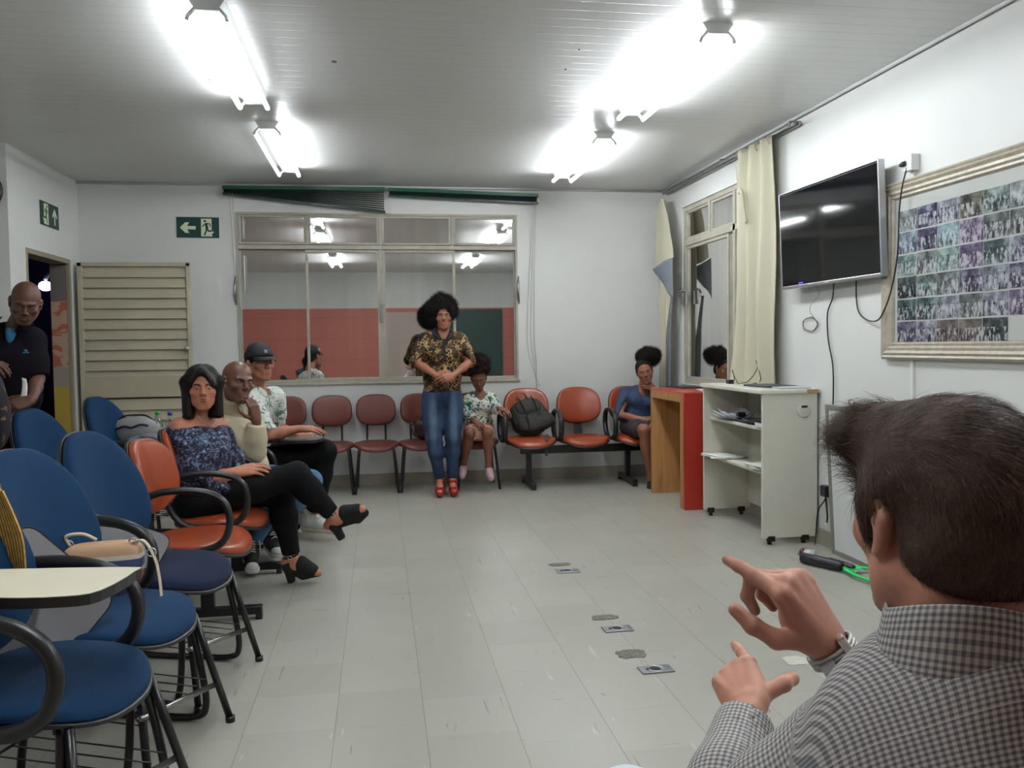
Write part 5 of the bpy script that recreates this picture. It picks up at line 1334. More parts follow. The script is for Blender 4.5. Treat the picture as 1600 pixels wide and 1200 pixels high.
def afro(root, c, r, R, m, seed=0, n=2600, L=.03, blobs=14, h=.012, cutf=None, keep=None):
    g = np.random.default_rng(seed); f = Field(); r = np.array(r, float)
    f.u(Ell(c, r*.9, R, .02))
    for i in range(blobs*3):
        v = g.normal(size=3); v /= np.linalg.norm(v); p = V3(c)+R@(v*r*.80)
        if keep is not None and not keep(p): continue
        f.u(Ell(p, r.mean()*g.uniform(.22, .34)*np.ones(3), R, .015))
    f.fold = folds(.006, 70, seed)
    if cutf:
        for p, k in cutf: f.s_(p, k=k)
    V, F = polygonize(f, h); P, N = sample(V, F, n, seed)
    N = N+g.normal(size=N.shape)*.45; N /= np.linalg.norm(N, axis=1, keepdims=True)
    V2, F2 = strands(P-N*.004, N, L, .0008, 5, .0045, seed=seed)
    return np_mesh('hair', np.concatenate([V, V2]), np.concatenate([F, F2+len(V)]), m, root, origin=root.location)
def person(label, loc): return thing('person', label, 'person', loc)
# ================================================================== PATTERNED CLOTH
def pat(name, fn, rough=.8, bump=.15):
    t = NT(name); t.color(fn(t, t.coord())); t.b.inputs['Roughness'].default_value = rough; t.b.inputs['Specular IOR Level'].default_value = .2
    t.bump(t.noise(t.coord(), 26, 4, .6), bump, .01); return t.m
def vor(t, P, scale, feature='F1'):
    v = t.n('ShaderNodeTexVoronoi', feature=feature); v.inputs['Scale'].default_value = scale; t.l(P, v.inputs['Vector']); return v
def warp(t, P, sc, amt):
    n = t.n('ShaderNodeTexNoise'); n.inputs['Scale'].default_value = sc; t.l(P, n.inputs['Vector'])
    m = t.n('ShaderNodeVectorMath', operation='MULTIPLY_ADD'); t.l(n.outputs['Color'], m.inputs[0]); m.inputs[1].default_value = (amt,)*3; t.l(P, m.inputs[2]); return m.outputs[0]
def leopard(t, P):
    W = warp(t, P, 30, .03); e = vor(t, W, 34, 'DISTANCE_TO_EDGE').outputs['Distance']
    ln = t.ramp(e, [(.05, (1,1,1)), (.13, (0,0,0))]); big = t.ramp(t.noise(P, 16, 2), [(.45, (0,0,0)), (.56, (1,1,1))])
    base = t.mix(t.ramp(t.noise(P, 24, 3), [(.4, (0,0,0)), (.6, (1,1,1))]), lin((30, 21, 17)), lin((74, 52, 34)))
    return t.mix(t.math('MULTIPLY', ln, big), base, lin((168, 140, 96)))
def floral(t, P):
    W = warp(t, P, 18, .05); v = vor(t, W, 30); e = vor(t, W, 44, 'DISTANCE_TO_EDGE').outputs['Distance']
    petals = t.ramp(v.outputs['Distance'], [(.20, (1,1,1)), (.34, (0,0,0))]); sel = t.ramp(t.noise(P, 21, 2), [(.48, (0,0,0)), (.53, (1,1,1))])
    c = t.mix(t.ramp(t.noise(P, 30, 3), [(.4, (0,0,0)), (.6, (1,1,1))]), lin((28, 30, 48)), lin((52, 44, 62)))
    c = t.mix(t.math('MULTIPLY', t.ramp(e, [(.02, (1,1,1)), (.07, (0,0,0))]), t.ramp(t.noise(P, 34, 2), [(.5, (0,0,0)), (.6, (.6,.6,.6))])), c, lin((150, 150, 166)))
    c = t.mix(t.ramp(t.noise(W, 46, 2, .5, 1.0), [(.56, (0,0,0)), (.60, (1,1,1))]), c, lin((88, 108, 132)))
    return t.mix(t.math('MULTIPLY', petals, sel), c, lin((120, 150, 176)))
def palm(t, P):
    n = t.noise(t.mapping(P, (30, 30, 9), rot=(.5, .3, .4)), 1.6, 2, .5, 1.2); n2 = t.noise(t.mapping(P, (12, 12, 30), rot=(-.5, .6, 0)), 1.5, 2, .5, 1.0)
    m = t.math('MAXIMUM', t.ramp(n, [(.58, (0,0,0)), (.61, (1,1,1))]), t.ramp(n2, [(.60, (0,0,0)), (.63, (1,1,1))]))
    g = t.mix(t.noise(P, 20, 2), lin((60, 92, 80)), lin((120, 140, 126)))
    return t.mix(m, lin((206, 210, 202)), g)
def tropical(t, P):
    n = t.noise(P, 15, 2, .5, 1.5); n2 = t.noise(t.mapping(P, (1,1,1), loc=(4, 2, 1)), 12, 2, .5, 1.2); n3 = t.noise(t.mapping(P, (1,1,1), loc=(9, 1, 3)), 26, 2, .5, 2)
    c = t.mix(t.ramp(n3, [(.58, (0,0,0)), (.6, (1,1,1))]), lin((204, 204, 192)), lin((74, 66, 62)))
    c = t.mix(t.ramp(n, [(.56, (0,0,0)), (.58, (1,1,1))]), c, lin((38, 104, 74))); return t.mix(t.ramp(n2, [(.60, (0,0,0)), (.62, (1,1,1))]), c, lin((44, 76, 128)))
def pinkp(t, P): return t.mix(t.ramp(t.noise(P, 32, 1), [(.66, (0,0,0)), (.68, (1,1,1))]), lin((206, 158, 140)), lin((60, 34, 40)))
def denim(a, b):
    def f(t, P): return t.mix(t.ramp(t.noise(t.mapping(P, (1, 1, .35)), 9, 3), [(.4, (0,0,0)), (.65, (1,1,1))]), lin(a), lin(b))
    return f
def knit(t, P):
    w = t.n('ShaderNodeTexWave', wave_type='BANDS', bands_direction='X'); t.l(P, w.inputs[0]); w.inputs['Scale'].default_value = 60; w.inputs['Distortion'].default_value = .5
    return t.mix(t.math('MULTIPLY', w.outputs[1], .3), lin((190, 180, 154)), lin((158, 148, 124)))
M_leop = pat('leopard_print', leopard, .6); M_floral = pat('navy_floral_print', floral); M_palm = pat('palm_leaf_print', palm); M_trop = pat('tropical_print', tropical); M_pink = pat('pink_print', pinkp)
M_jean = pat('blue_denim', denim((30, 48, 80), (66, 96, 130))); M_jean2 = pat('mid_denim', denim((50, 78, 112), (84, 118, 152))); M_knit = pat('beige_rib_knit', knit)
M_btr = mat('black_trousers', (12, 12, 14), .75, spec=.15, bump=.2, bscale=25); M_bshirt = mat('blue_cotton', (44, 62, 92), .8, var=.15, vscale=10, bump=.3, bscale=22)
M_plumt = mat('plum_cloth', (44, 34, 42), .85, bump=.3, bscale=20); M_dark = mat('near_black_polo', (16, 12, 18), .8, spec=.12, bump=.25, bscale=18); M_suede = mat('black_suede', (18, 18, 20), .9)
M_shoe = mat('white_canvas', (196, 196, 192), .6); M_sole = mat('pale_sole', (196, 184, 160), .6); M_redsh = mat('red_patent', (150, 28, 24), .15, coat=.5)
M_afro = hair_mat('afro_black', (26, 20, 18), .85); M_afrob = hair_mat('afro_brown', (40, 26, 22), .85); M_hdark = hair_mat('dark_brown_hair', (24, 17, 17), .35)

def cloth(root, name, parts, m, h=.009, cuts=(), subs=(), fold=None, hstep=None, k=None):
    f = Field()
    for p in parts: f.u(p, k=k)
    for c, n in cuts: f.cut(c, n)
    for p, kk in subs: f.s_(p, k=kk)
    if fold: f.fold = fold
    return emit_field(root, name, f, h, m)
Z = np.array((0., 0, 1))

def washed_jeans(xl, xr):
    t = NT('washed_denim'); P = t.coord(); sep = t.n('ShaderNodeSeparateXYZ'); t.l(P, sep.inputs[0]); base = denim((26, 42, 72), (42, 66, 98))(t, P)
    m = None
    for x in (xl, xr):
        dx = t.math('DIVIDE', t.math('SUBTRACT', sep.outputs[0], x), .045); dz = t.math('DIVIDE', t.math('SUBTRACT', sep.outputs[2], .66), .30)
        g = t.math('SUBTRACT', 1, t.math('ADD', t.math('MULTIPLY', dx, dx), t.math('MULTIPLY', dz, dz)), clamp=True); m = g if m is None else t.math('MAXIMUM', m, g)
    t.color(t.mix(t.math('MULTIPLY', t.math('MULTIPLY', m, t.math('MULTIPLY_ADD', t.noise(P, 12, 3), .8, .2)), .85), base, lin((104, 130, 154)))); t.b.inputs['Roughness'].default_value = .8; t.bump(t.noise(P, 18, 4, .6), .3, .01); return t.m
# ------------------------------------------------------------------ standing woman
def standing_woman():
    B = at(701, 777, 7.36); B.z = 0
    root = person('standing person with big dark curly hair, leopard print blouse, jeans, red platform shoes', B)
    Y = 7.40; J = dict(pel=at(691, 622, Y), neck=at(692, 519, Y), sL=at(719, 531, Y), sR=at(664, 531, Y), eL=at(734, 566, 7.33), eR=at(650, 566, 7.33), wL=at(708, 587, 7.20), wR=at(682, 587, 7.20),
        hL=at(707, 636, Y), hR=at(675, 636, Y), kL=at(708, 684, 7.37), kR=at(677, 684, 7.37), aL=at(707, 748, 7.44), aR=at(687, 748, 7.44), tL=at(709, 768, 7.31), tR=at(687, 768, 7.31))
    fg = Fig(J, 1.0, True, 1.02); J = fg.J; R = frame((-.06, -1, -.02)); c = V3(at(693, 495, 7.36)); 
    hs = [hand_prims(J['wR'], (.85, -.25, -.25), (-.1, -1, .35), 'R', .98, 40, curls=[(18,45,25),(20,48,25),(22,50,25),(24,50,25)]), hand_prims(J['wL'], (-.85, -.38, -.18), (.1, -1, .35), 'L', .98, 40, curls=[(18,45,25),(20,48,25),(22,50,25),(24,50,25)])]
    sk, T = skin_body(root, fg, skin('skin_brown', (150, 98, 74)), (c, R, .96), hs, headopt=dict(female=True, jaw=.98))
    face_bits(root, B, T, R, .96, lip=(130, 66, 64), smile=True, female=True)
    tor = fg.torso(.014)+[Ell(lerp(J['pel'], J['neck'], .32), (.168, .118, .20), fg.R, .05)]; slv = [fg.arm(q, .020, t1=1.05) for q in 'LR']
    hem = V3(at(691, 611, Y))
    cloth(root, 'blouse', tor+slv, M_leop, .009, [(hem, -Z)], [(Ell(J['neck']+fg.F*.035+Z*.015, (.055, .08, .085), fg.R), .006)], folds(.0035, 22, 1))
    # black collar and placket
    b = MB(); o = Vector(B)
    def q(p): return Vector(p)-o
    n0 = J['neck']
    for s_ in (-1, 1):
        X, F_ = fg.X*s_, fg.F
        P1 = n0+X*.062-F_*.02+Z*.035; P2 = n0+X*.058+F_*.045+Z*.02; P3 = n0+X*.012+F_*.112-Z*.075; P4 = n0+X*.085+F_*.094-Z*.045; P5 = n0+X*.098+F_*.05-Z*.0; P6 = n0+X*.092-F_*.03+Z*.002
        b.add([q(v) for v in (P1, P2, P3, P4, P5, P6)], [(0,1,4,5), (1,2,3,4)], True)
    b.box(q(n0+fg.F*.128-Z*.16), (.024, .012, .2))
    ob = b.build('collar', mat('black_collar', (18, 18, 22), .7), root); solid(ob, .006)
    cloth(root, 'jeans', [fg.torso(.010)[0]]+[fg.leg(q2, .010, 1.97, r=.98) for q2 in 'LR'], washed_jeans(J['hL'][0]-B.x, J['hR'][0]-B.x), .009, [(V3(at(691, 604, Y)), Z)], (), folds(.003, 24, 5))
    for q2 in 'LR':
        A_, T_ = J['a'+q2], J['t'+q2]; b = MB(); f = unit((T_-A_)*np.array((1, 1, 0)))
        fl = Field(); fl.u(Cap(V3((T_[0], T_[1], .042))-f*.03, V3((T_[0], T_[1], .042))+f*.035, .042, .038, .01), Cap(V3((A_[0], A_[1], .14))-f*.02, V3((T_[0], T_[1], .055))-f*.03, .036, .038, .02), Cap(V3((A_[0], A_[1], .14))-f*.025, V3((A_[0], A_[1], .015))-f*.025, .022, .016, .02))
        fl.cut((0, 0, .001), (0, 0, -1)); fl.s_(Ell(V3((T_[0], T_[1], .082))-f*.055, (.032, .05, .028), frame(f)), k=.006); emit_field(root, 'platform_shoe', fl, .006, M_redsh)
    for s_ in (-1, 1):
        b = MB(); e = T(s_*.08, .0, -.045); b.sphere(Vector(e)-Vector(B), .008, 8); b.build('earring', M_silver, root)
    hc = V3(at(690, 485, 7.40)); fm = [(Ell(T(-.004, .10, -.022), (.050, .085, .088), R), .010)]
    afro(root, hc, (.128, .122, .132), np.eye(3), M_afro, 3, 8000, .035, 15, .011, fm)
standing_woman()

# ------------------------------------------------------------------ seated girl
def girl():
    B = at(752, 720, 7.62); B.z = .44
    B = Vector((.90, 7.70, 0))
    root = person('seated child with dark afro, looking down, white tropical print blouse and pink skirt', B)
    Y = 7.80; s = .84
    J = dict(pel=at(748, 664, 7.82), neck=at(750, 615, Y), sL=at(768, 623, Y), sR=at(734, 623, Y), eL=at(781, 645, 7.72), eR=at(730, 646, 7.72), wL=at(781, 641, 7.46), wR=at(740, 658, 7.50),
        hL=at(757, 677, 7.75), hR=at(742, 677, 7.75), kL=at(762, 676, 7.42), kR=at(733, 676, 7.42), aL=at(764, 732, 7.46), aR=at(724, 728, 7.62), tL=at(767, 747, 7.36), tR=at(722, 744, 7.52))
    J['pel'].z = .54
    for q in ('hL', 'hR'): J[q].z = .50
    J['eL'] = at(776, 640, 7.66); J['wL'] = at(780, 638, 7.47)
    fg = Fig(J, s, True, .92); J = fg.J; R = frame((-.12, -1, -.50)); c = V3(at(748, 590, 7.74))
    hs = [hand_prims(J['wL'], (.7, -.55, -.25), (.1, -.4, 1), 'L', .82, 22, curls=[(20,30,20)]*4), hand_prims(J['wR'], (.6, -.5, -.3), (0, -.3, 1), 'R', .82, 30)]
    sk, T = skin_body(root, fg, skin('skin_deep_brown', (122, 78, 60)), (c, R, .88), hs, headopt=dict(female=True, jaw=.98), neckr=.043)
    face_bits(root, B, T, R, .88, lip=(112, 62, 58), female=True, look=(0, -.004))
    cloth(root, 'blouse', fg.torso(.014)+[fg.arm(q, .020, t1=1.75) for q in 'LR'], M_trop, .009, [(V3(at(748, 660, Y)), -Z)], [(Ell(J['neck']+fg.F*.04+Z*.02, (.045, .07, .09), fg.R), .006)], folds(.004, 24, 9))
    k1, k2 = J['kL'], J['kR']; mid = (k1+k2)/2
    cloth(root, 'skirt', [fg.torso(.012)[0], Grp([Cap(J['hL'], lerp(J['hL'], k1, .75), .082, .066, .05), Cap(J['hR'], lerp(J['hR'], k2, .75), .082, .066, .05), Cap(lerp(J['hL'], J['hR'], .5), lerp(lerp(J['hL'], J['hR'], .5), mid, .8), .06, .045, .05)], [(lerp(J['hL'], k1, .84), fg.F)])], M_pink, .009, [(V3(at(748, 650, 7.7)), Z)], (), folds(.003, 26, 4), k=.03)
    ms = mat('pink_grey_shoe', (170, 140, 146), .5, var=.3, vscale=60)
    for q in 'LR':
        cloth(root, 'shoe', fg.foot(q, .006), ms, .006, [(lerp(J['a'+q], J['t'+q], .15)+Z*.015, V3((0, .5, 1)))])
    afro(root, V3(at(747, 572, 7.76)), (.105, .13, .105), np.eye(3), M_afrob, 8, 4500, .025, 12, .009, [(Ell(T(0, .105, -.050), (.050, .07, .066), R), .01)])
girl()

# ------------------------------------------------------------------ seated person at the right
def right_sitter():
    B = Vector((2.36, 7.75, 0))
    root = person('seated person with hair puff and dark blue shirt, cheek resting on hand beside counter', B)
    Y = 7.78
    J = dict(pel=at(993, 668, 7.82), neck=at(1003, 607, Y), sL=at(1030, 617, Y), sR=at(976, 615, Y), eR=at(968, 648, 7.68), wR=at(1004, 655, 7.5), eL=at(1036, 624, 7.56), wL=at(1022, 606, 7.64),
        hL=at(1004, 676, 7.75), hR=at(984, 676, 7.75), kL=at(1024, 668, 7.36), kR=at(1006, 672, 7.30), aL=at(1024, 755, 7.42), aR=at(1018, 752, 7.42), tL=at(1023, 768, 7.30), tR=at(1017, 768, 7.30))
    J['pel'].z = .55
    for q in ('hL', 'hR'): J[q].z = .52
    fg = Fig(J, .94, True, .95); J = fg.J; R = frame((-.22, -1, -.22), roll=-14); c = V3(at(1007, 580, 7.66))
    hs = [hand_prims(J['wR'], (.8, -.3, .05), (0, -.5, 1), 'R', .9, 25), hand_prims(J['wL'], (-.75, -.15, .25), (.2, -1, .1), 'L', .9, 50, curls=[(45,60,40)]*4)]
    sk, T = skin_body(root, fg, skin('skin_warm_brown', (140, 92, 68)), (c, R, .94), hs, headopt=dict(female=True, jaw=.95), neckr=.046)
    face_bits(root, B, T, R, .94, lip=(120, 66, 60), female=True)
    cloth(root, 'shirt', fg.torso(.014)+[fg.arm('R', .016, t1=1.05), fg.arm('L', .016, t1=.95)], M_bshirt, .009, [(V3(at(993, 664, Y)), -Z)], [(Ell(J['neck']+fg.F*.05+Z*.005, (.045, .075, .08), fg.R), .006)], folds(.004, 20, 12))
    cloth(root, 'shorts', [fg.torso(.012)[0]]+[fg.leg(q, .016, .93) for q in 'LR'], M_plumt, .009, (), (), folds(.003, 22, 14), k=.03)
    for q in 'LR': cloth(root, 'shoe', fg.foot(q, .006), M_suede, .007, [(lerp(J['a'+q], J['t'+q], .15)+Z*.015, V3((0, .5, 1)))])
    f = cap_hair(None, T, R, .94, .008); f.cut(T(0, .045, .055), R@V3((0, 1, -.55))); emit_field(root, 'hair', f, .007, M_afro)
    afro(root, V3(at(1013, 556, 7.70)), (.115, .11, .082), np.eye(3), M_afro, 17, 4000, .03, 12, .009)
right_sitter()

# ------------------------------------------------------------------ heeled ankle sandal
def heel_shoe(root, fg, q, up, m=M_suede):
    """up: sole normal. foot runs ankle -> toe"""
    A_, T_ = fg.J['a'+q], fg.J['t'+q]; n = unit(up); f = T_-A_; f = f-n*(f@n); f = unit(f); side = np.cross(f, n); R = np.stack([side, f, n], 1); L = float((T_-A_)@f)
    hb = A_-f*.03-n*.045
    fl = Field(); toe = T_-n*.012
    fl.u(Cap(lerp(A_, T_, .40)-n*.012, lerp(A_, T_, .86), .040, .032, .02), Cap(lerp(A_, T_, .42)+n*.012, lerp(A_, T_, .80)+n*.004, .036, .030, .02), Cap(hb+n*.01, hb+f*.02+n*.03, .034, .036, .02))
    ball = T_-f*.05-n*.03
    fl.u(Cap(hb, ball, .024, .022, .02), Cap(ball, T_-n*.022, .028, .024, .01))
    fl.u(Cap(hb-n*.0, hb-n*.075-f*.004, .028, .023, .012))
    fl.s_(Ell(lerp(A_, T_, .16)+n*.03, (.05, .026, .045), R), k=.006)
    fl.s_(Ell(T_+f*.035+n*.006, (.03, .025, .018), R), k=.005)
    fl.cut(hb-n*.088, -n, .002)
    emit_field(root, 'heeled_shoe', fl, .0055, m)
    b = MB(); b.tube([Vector(A_+n*.012+side*.038*cos(a)+f*(.040*sin(a)+.0))-Vector(root.location) for a in [2*pi*i/20 for i in range(20)]], .006, 6, closed=True); b.build('ankle_strap', m, root)
    b = MB(); c0 = A_+n*.012-fg.Y_*.044; b.tube([Vector(c0+f*.010*cos(a)+n*.010*sin(a))-Vector(root.location) for a in [2*pi*i/12 for i in range(12)]], .0022, 6, closed=True); b.build('buckle', M_silver, root)

# ------------------------------------------------------------------ woman with the floral top
def floral_woman():
    B = Vector((-.88, 4.62, 0))
    root = person('seated person with dark bob hair, off-shoulder navy floral top and crossed legs in black trousers', B)
    J = dict(pel=(-.985, 4.62, .545), neck=at(312, 653, 4.66), sR=at(280, 668, 4.56), sL=at(343, 668, 4.76), eR=at(318, 748, 4.47), eL=at(362, 740, 4.84), wR=at(368, 737, 4.52), wL=at(378, 738, 4.68),
        hL=(-.94, 4.72, .52), hR=(-.94, 4.53, .52), kR=at(462, 742, 4.60), kL=at(440, 770, 4.78), aR=at(522, 806, 4.66), tR=at(566, 796, 4.60), aL=at(455, 872, 4.80), tL=at(495, 895, 4.78))
    fg = Fig(J, .98, True, 1.08); J = fg.J; fg.Y_ = np.array((0, 1., 0)); R = frame((.24, -1, -.04)); c = V3(at(316, 606, 4.60))
    hs = [hand_prims(J['wR'], (.9, .05, .1), (.2, -.7, 1), 'R', .95, 22, curls=[(10,20,15)]*4), hand_prims(J['wL'], (.85, -.35, .1), (.2, -.3, 1), 'L', .95, 22)]
    sk, T = skin_body(root, fg, skin('skin_light_tan', (176, 118, 92)), (c, R, .97), hs, headopt=dict(female=True, jaw=1.07, ear=False), neckr=.047)
    face_bits(root, B, T, R, .97, lip=(112, 48, 58), brow=(50, 34, 30), female=True)
    U = fg.U; top = V3(at(300, 666, 4.6))
    n_top = unit((.10, -.0, 1))
    puff = [Grp([Cap(lerp(J['sR'], J['eR'], .15), lerp(J['sR'], J['eR'], .75), .062, .085, .03), Cap(lerp(J['sR'], J['eR'], .75), J['eR'], .085, .06, .03)]), Grp([Cap(lerp(J['sL'], J['eL'], .15), lerp(J['sL'], J['eL'], .75), .062, .085, .03), Cap(lerp(J['sL'], J['eL'], .75), J['eL'], .085, .06, .03)])]
    bust = V3(at(330, 712, 4.55))
    cloth(root, 'off_shoulder_top', fg.torso(.018)+puff+[Ell(bust, (.10, .10, .09), k=.05), Ell(lerp(J['pel'], J['neck'], .35)+fg.F*.07, (.15, .12, .13), fg.R, .05), Ell(V3((-.83, 4.60, .585)), (.13, .15, .07), k=.05)], M_floral, .009, [(top+Z*.0, n_top)], (), folds(.006, 24, 21))
    cloth(root, 'trousers', [fg.torso(.012)[0]]+[fg.leg(q, .012, 1.93, r=1.0) for q in 'LR'], M_btr, .009, (), (), folds(.003, 18, 23), k=.03)
    heel_shoe(root, fg, 'L', (-.25, 0, 1)); heel_shoe(root, fg, 'R', (-.60, .05, 1))
    # straight bob with a side parting
    f = Field(); f.u(Ell(T(0, -.016, .036), (.086, .104, .090), R, .01))
    for sx in (-1, 1):
        f.u(Cap(T(sx*.072, .026, .045), T(sx*.076, .034, -.14), .020, .022, .03), Cap(T(sx*.074, -.01, .03), T(sx*.074, -.005, -.15), .030, .026, .04), Cap(T(sx*.05, -.06, .02), T(sx*.045, -.050, -.15), .040, .034, .04))
    f.u(Cap(T(0, -.075, 0), T(0, -.065, -.15), .042, .036, .04), Cap(T(.0, .072, .092), T(-.052, .066, .020), .022, .018, .02), Cap(T(.01, .072, .092), T(.050, .068, .040), .020, .016, .02))
    f.s_(Ell(T(.010, .115, -.030), (.050, .085, .106), R), k=.008); f.cut(T(0, 0, -.165), R@V3((0, 0, -1)), .008)
    V, Fq = polygonize(f, .0055); P, N = sample(V, Fq, 7000, 5); dn = -R[:, 2]; d = dn-N*(N@dn)[:, None]; d = d/(np.linalg.norm(d, axis=1, keepdims=True)+1e-6)+N*.02
    lq = (P-c)@R/.97; kk = ((P+d*.03)@Z > T(0, 0, -.17)[2]) & ~((lq[:, 1] > .045) & (np.abs(lq[:, 0]) < .062)); P, N, d = P[kk], N[kk], d[kk]
    V2, F2 = strands(P-N*.001, d/np.linalg.norm(d, axis=1, keepdims=True), .035, .0007, 4, seed=4)
    np_mesh('hair', np.concatenate([V, V2]), np.concatenate([Fq, F2+len(V)]), M_hdark, root, origin=B)
    b = MB(); pts = [J['neck']+fg.F*(.05+.03*sin(a))+fg.X*.06*cos(a)+Z*(.02-.05*sin(a)) for a in [pi*i/12 for i in range(13)]]; b.tube([Vector(p)-B for p in pts], .0014, 5); b.build('necklace', M_silver, root)
floral_woman()

def sneaker(root, fg, q, upper, sole=M_shoe, laces=True, toe=M_shoe):
    A_, T_ = fg.J['a'+q], fg.J['t'+q]; f = unit((T_-A_)*np.array((1, 1, .15))); side = unit(np.cross(f, Z)); n = np.cross(side, f); R = np.stack([side, f, n], 1); z0 = T_[2]-.03
    heel = T_-f*.225; heel = V3((heel[0], heel[1], z0+.035)); tp = V3((T_[0], T_[1], z0+.032))
    fl = Field(); fl.u(Cap(heel, tp, .036, .036, .02), Cap(heel+Z*.03, lerp(heel, tp, .5)+Z*.03, .036, .036, .03), Cap(heel+Z*.03+f*.03, heel+Z*.095+f*.03, .040, .042, .03)); fl.cut(tp-Z*.012, -Z)
    fl.s_(Ell(heel+Z*.13+f*.03, (.036, .036, .02)), k=.004); o = emit_field(root, 'shoe', fl, .006, upper)
    s = Field(); s.u(Cap(heel-Z*.012, tp-Z*.012, .041, .042, .01)); s.cut(tp-Z*.006, Z, .002); s.cut(tp-Z*.034, -Z, .002); emit_field(root, 'sole', s, .006, sole)
    if toe: t = Field(); t.u(Ell(tp+f*.012+Z*.002, (.036, .032, .030), R)); t.cut(tp-Z*.01, -Z); emit_field(root, 'toe_cap', t, .005, toe)
    if laces:
        b = MB(); o_ = Vector(root.location)
        for i in range(6):
            c = lerp(tp, heel+Z*.10+f*.06, .30+.11*i)+Z*.042; b.tube([Vector(c-side*.022)-o_, Vector(c+Z*.007)-o_, Vector(c+side*.022+f*.014*(-1)**i)-o_], .0034, 5)
        b.tube([Vector(p)-o_ for p in smooth_path([Vector(heel+Z*.12+f*.07), Vector(heel+Z*.13+f*.09-side*.04), Vector(heel+Z*.09+f*.11-side*.05), Vector(heel+Z*.06+f*.12-side*.045)], 4)], .003, 5)
        b.build('lace', mat('white_lace', (214, 212, 204), .7), root)

# ------------------------------------------------------------------ man in the turtleneck
def turtleneck_man():
    B = Vector((-.88, 5.22, 0))
    root = person('seated bald person in a beige turtleneck sweater and blue jeans, chin resting on hand', B)
    J = dict(pel=(-.99, 5.22, .555), neck=at(362, 650, 5.26), sR=at(345, 668, 5.14), sL=at(396, 668, 5.42), eR=at(392, 712, 5.06), wR=at(398, 657, 5.12), eL=at(400, 715, 5.45), wL=at(412, 745, 5.36),
        hL=(-.93, 5.33, .53), hR=(-.93, 5.12, .53), kR=at(450, 752, 5.10), kL=at(484, 752, 5.30), aR=at(392, 850, 5.16), tR=at(394, 886, 4.98), aL=at(424, 838, 5.42), tL=at(432, 862, 5.26))
    J['wR'] = at(401, 658, 5.08); J['eR'] = at(397, 706, 5.12)
    fg = Fig(J, 1.02, False, 1.0); J = fg.J; R = frame((.62, -.80, -.10), roll=6); c = V3(at(371, 597, 5.16))
    hs = [hand_prims(J['wR'], (-.15, -.1, .9), (.75, -.6, .1), 'R', 1.0, 40, curls=[(25,55,35)]*4), hand_prims(J['wL'], (.9, -.2, -.1), (0, -.3, 1), 'L', 1.0, 25)]
    sk, T = skin_body(root, fg, skin('skin_dark_brown', (104, 70, 56), .38), (c, R, 1.03), hs, feet=False, neckr=.056)
    face_bits(root, B, T, R, 1.03, lip=(112, 66, 62), brow=(26, 20, 18), smile=True)
    cloth(root, 'sweater', fg.torso(.022)+[fg.arm(q, .022, t1=1.88) for q in 'LR']+[Ell(lerp(J['pel'], J['neck'], .3)+fg.F*.05, (.15, .13, .14), fg.R, .05)], M_knit, .009, [(J['pel']+Z*.0, -Z)], (), folds(.005, 17, 31))
    nk = Field(); nk.u(Cap(J['neck']-fg.U*.03, T(0, -.02, -.07), .080, .072, .01)); top = lerp(J['neck'], T(0, -.02, -.07), .92); nk.cut(top, T(0, -.03, -.08)-J['neck'], .008); nk.fold = folds(.003, 40, 3); emit_field(root, 'turtleneck_collar', nk, .006, M_knit)
    cloth(root, 'jeans', [fg.torso(.010)[0]]+[fg.leg(q, .012, 1.93) for q in 'LR'], M_jean2, .010, (), (), folds(.003, 18, 33), k=.03)
    bk = mat('black_canvas', (22, 22, 25), .8)
    for q in 'LR': sneaker(root, fg, q, bk)
turtleneck_man()

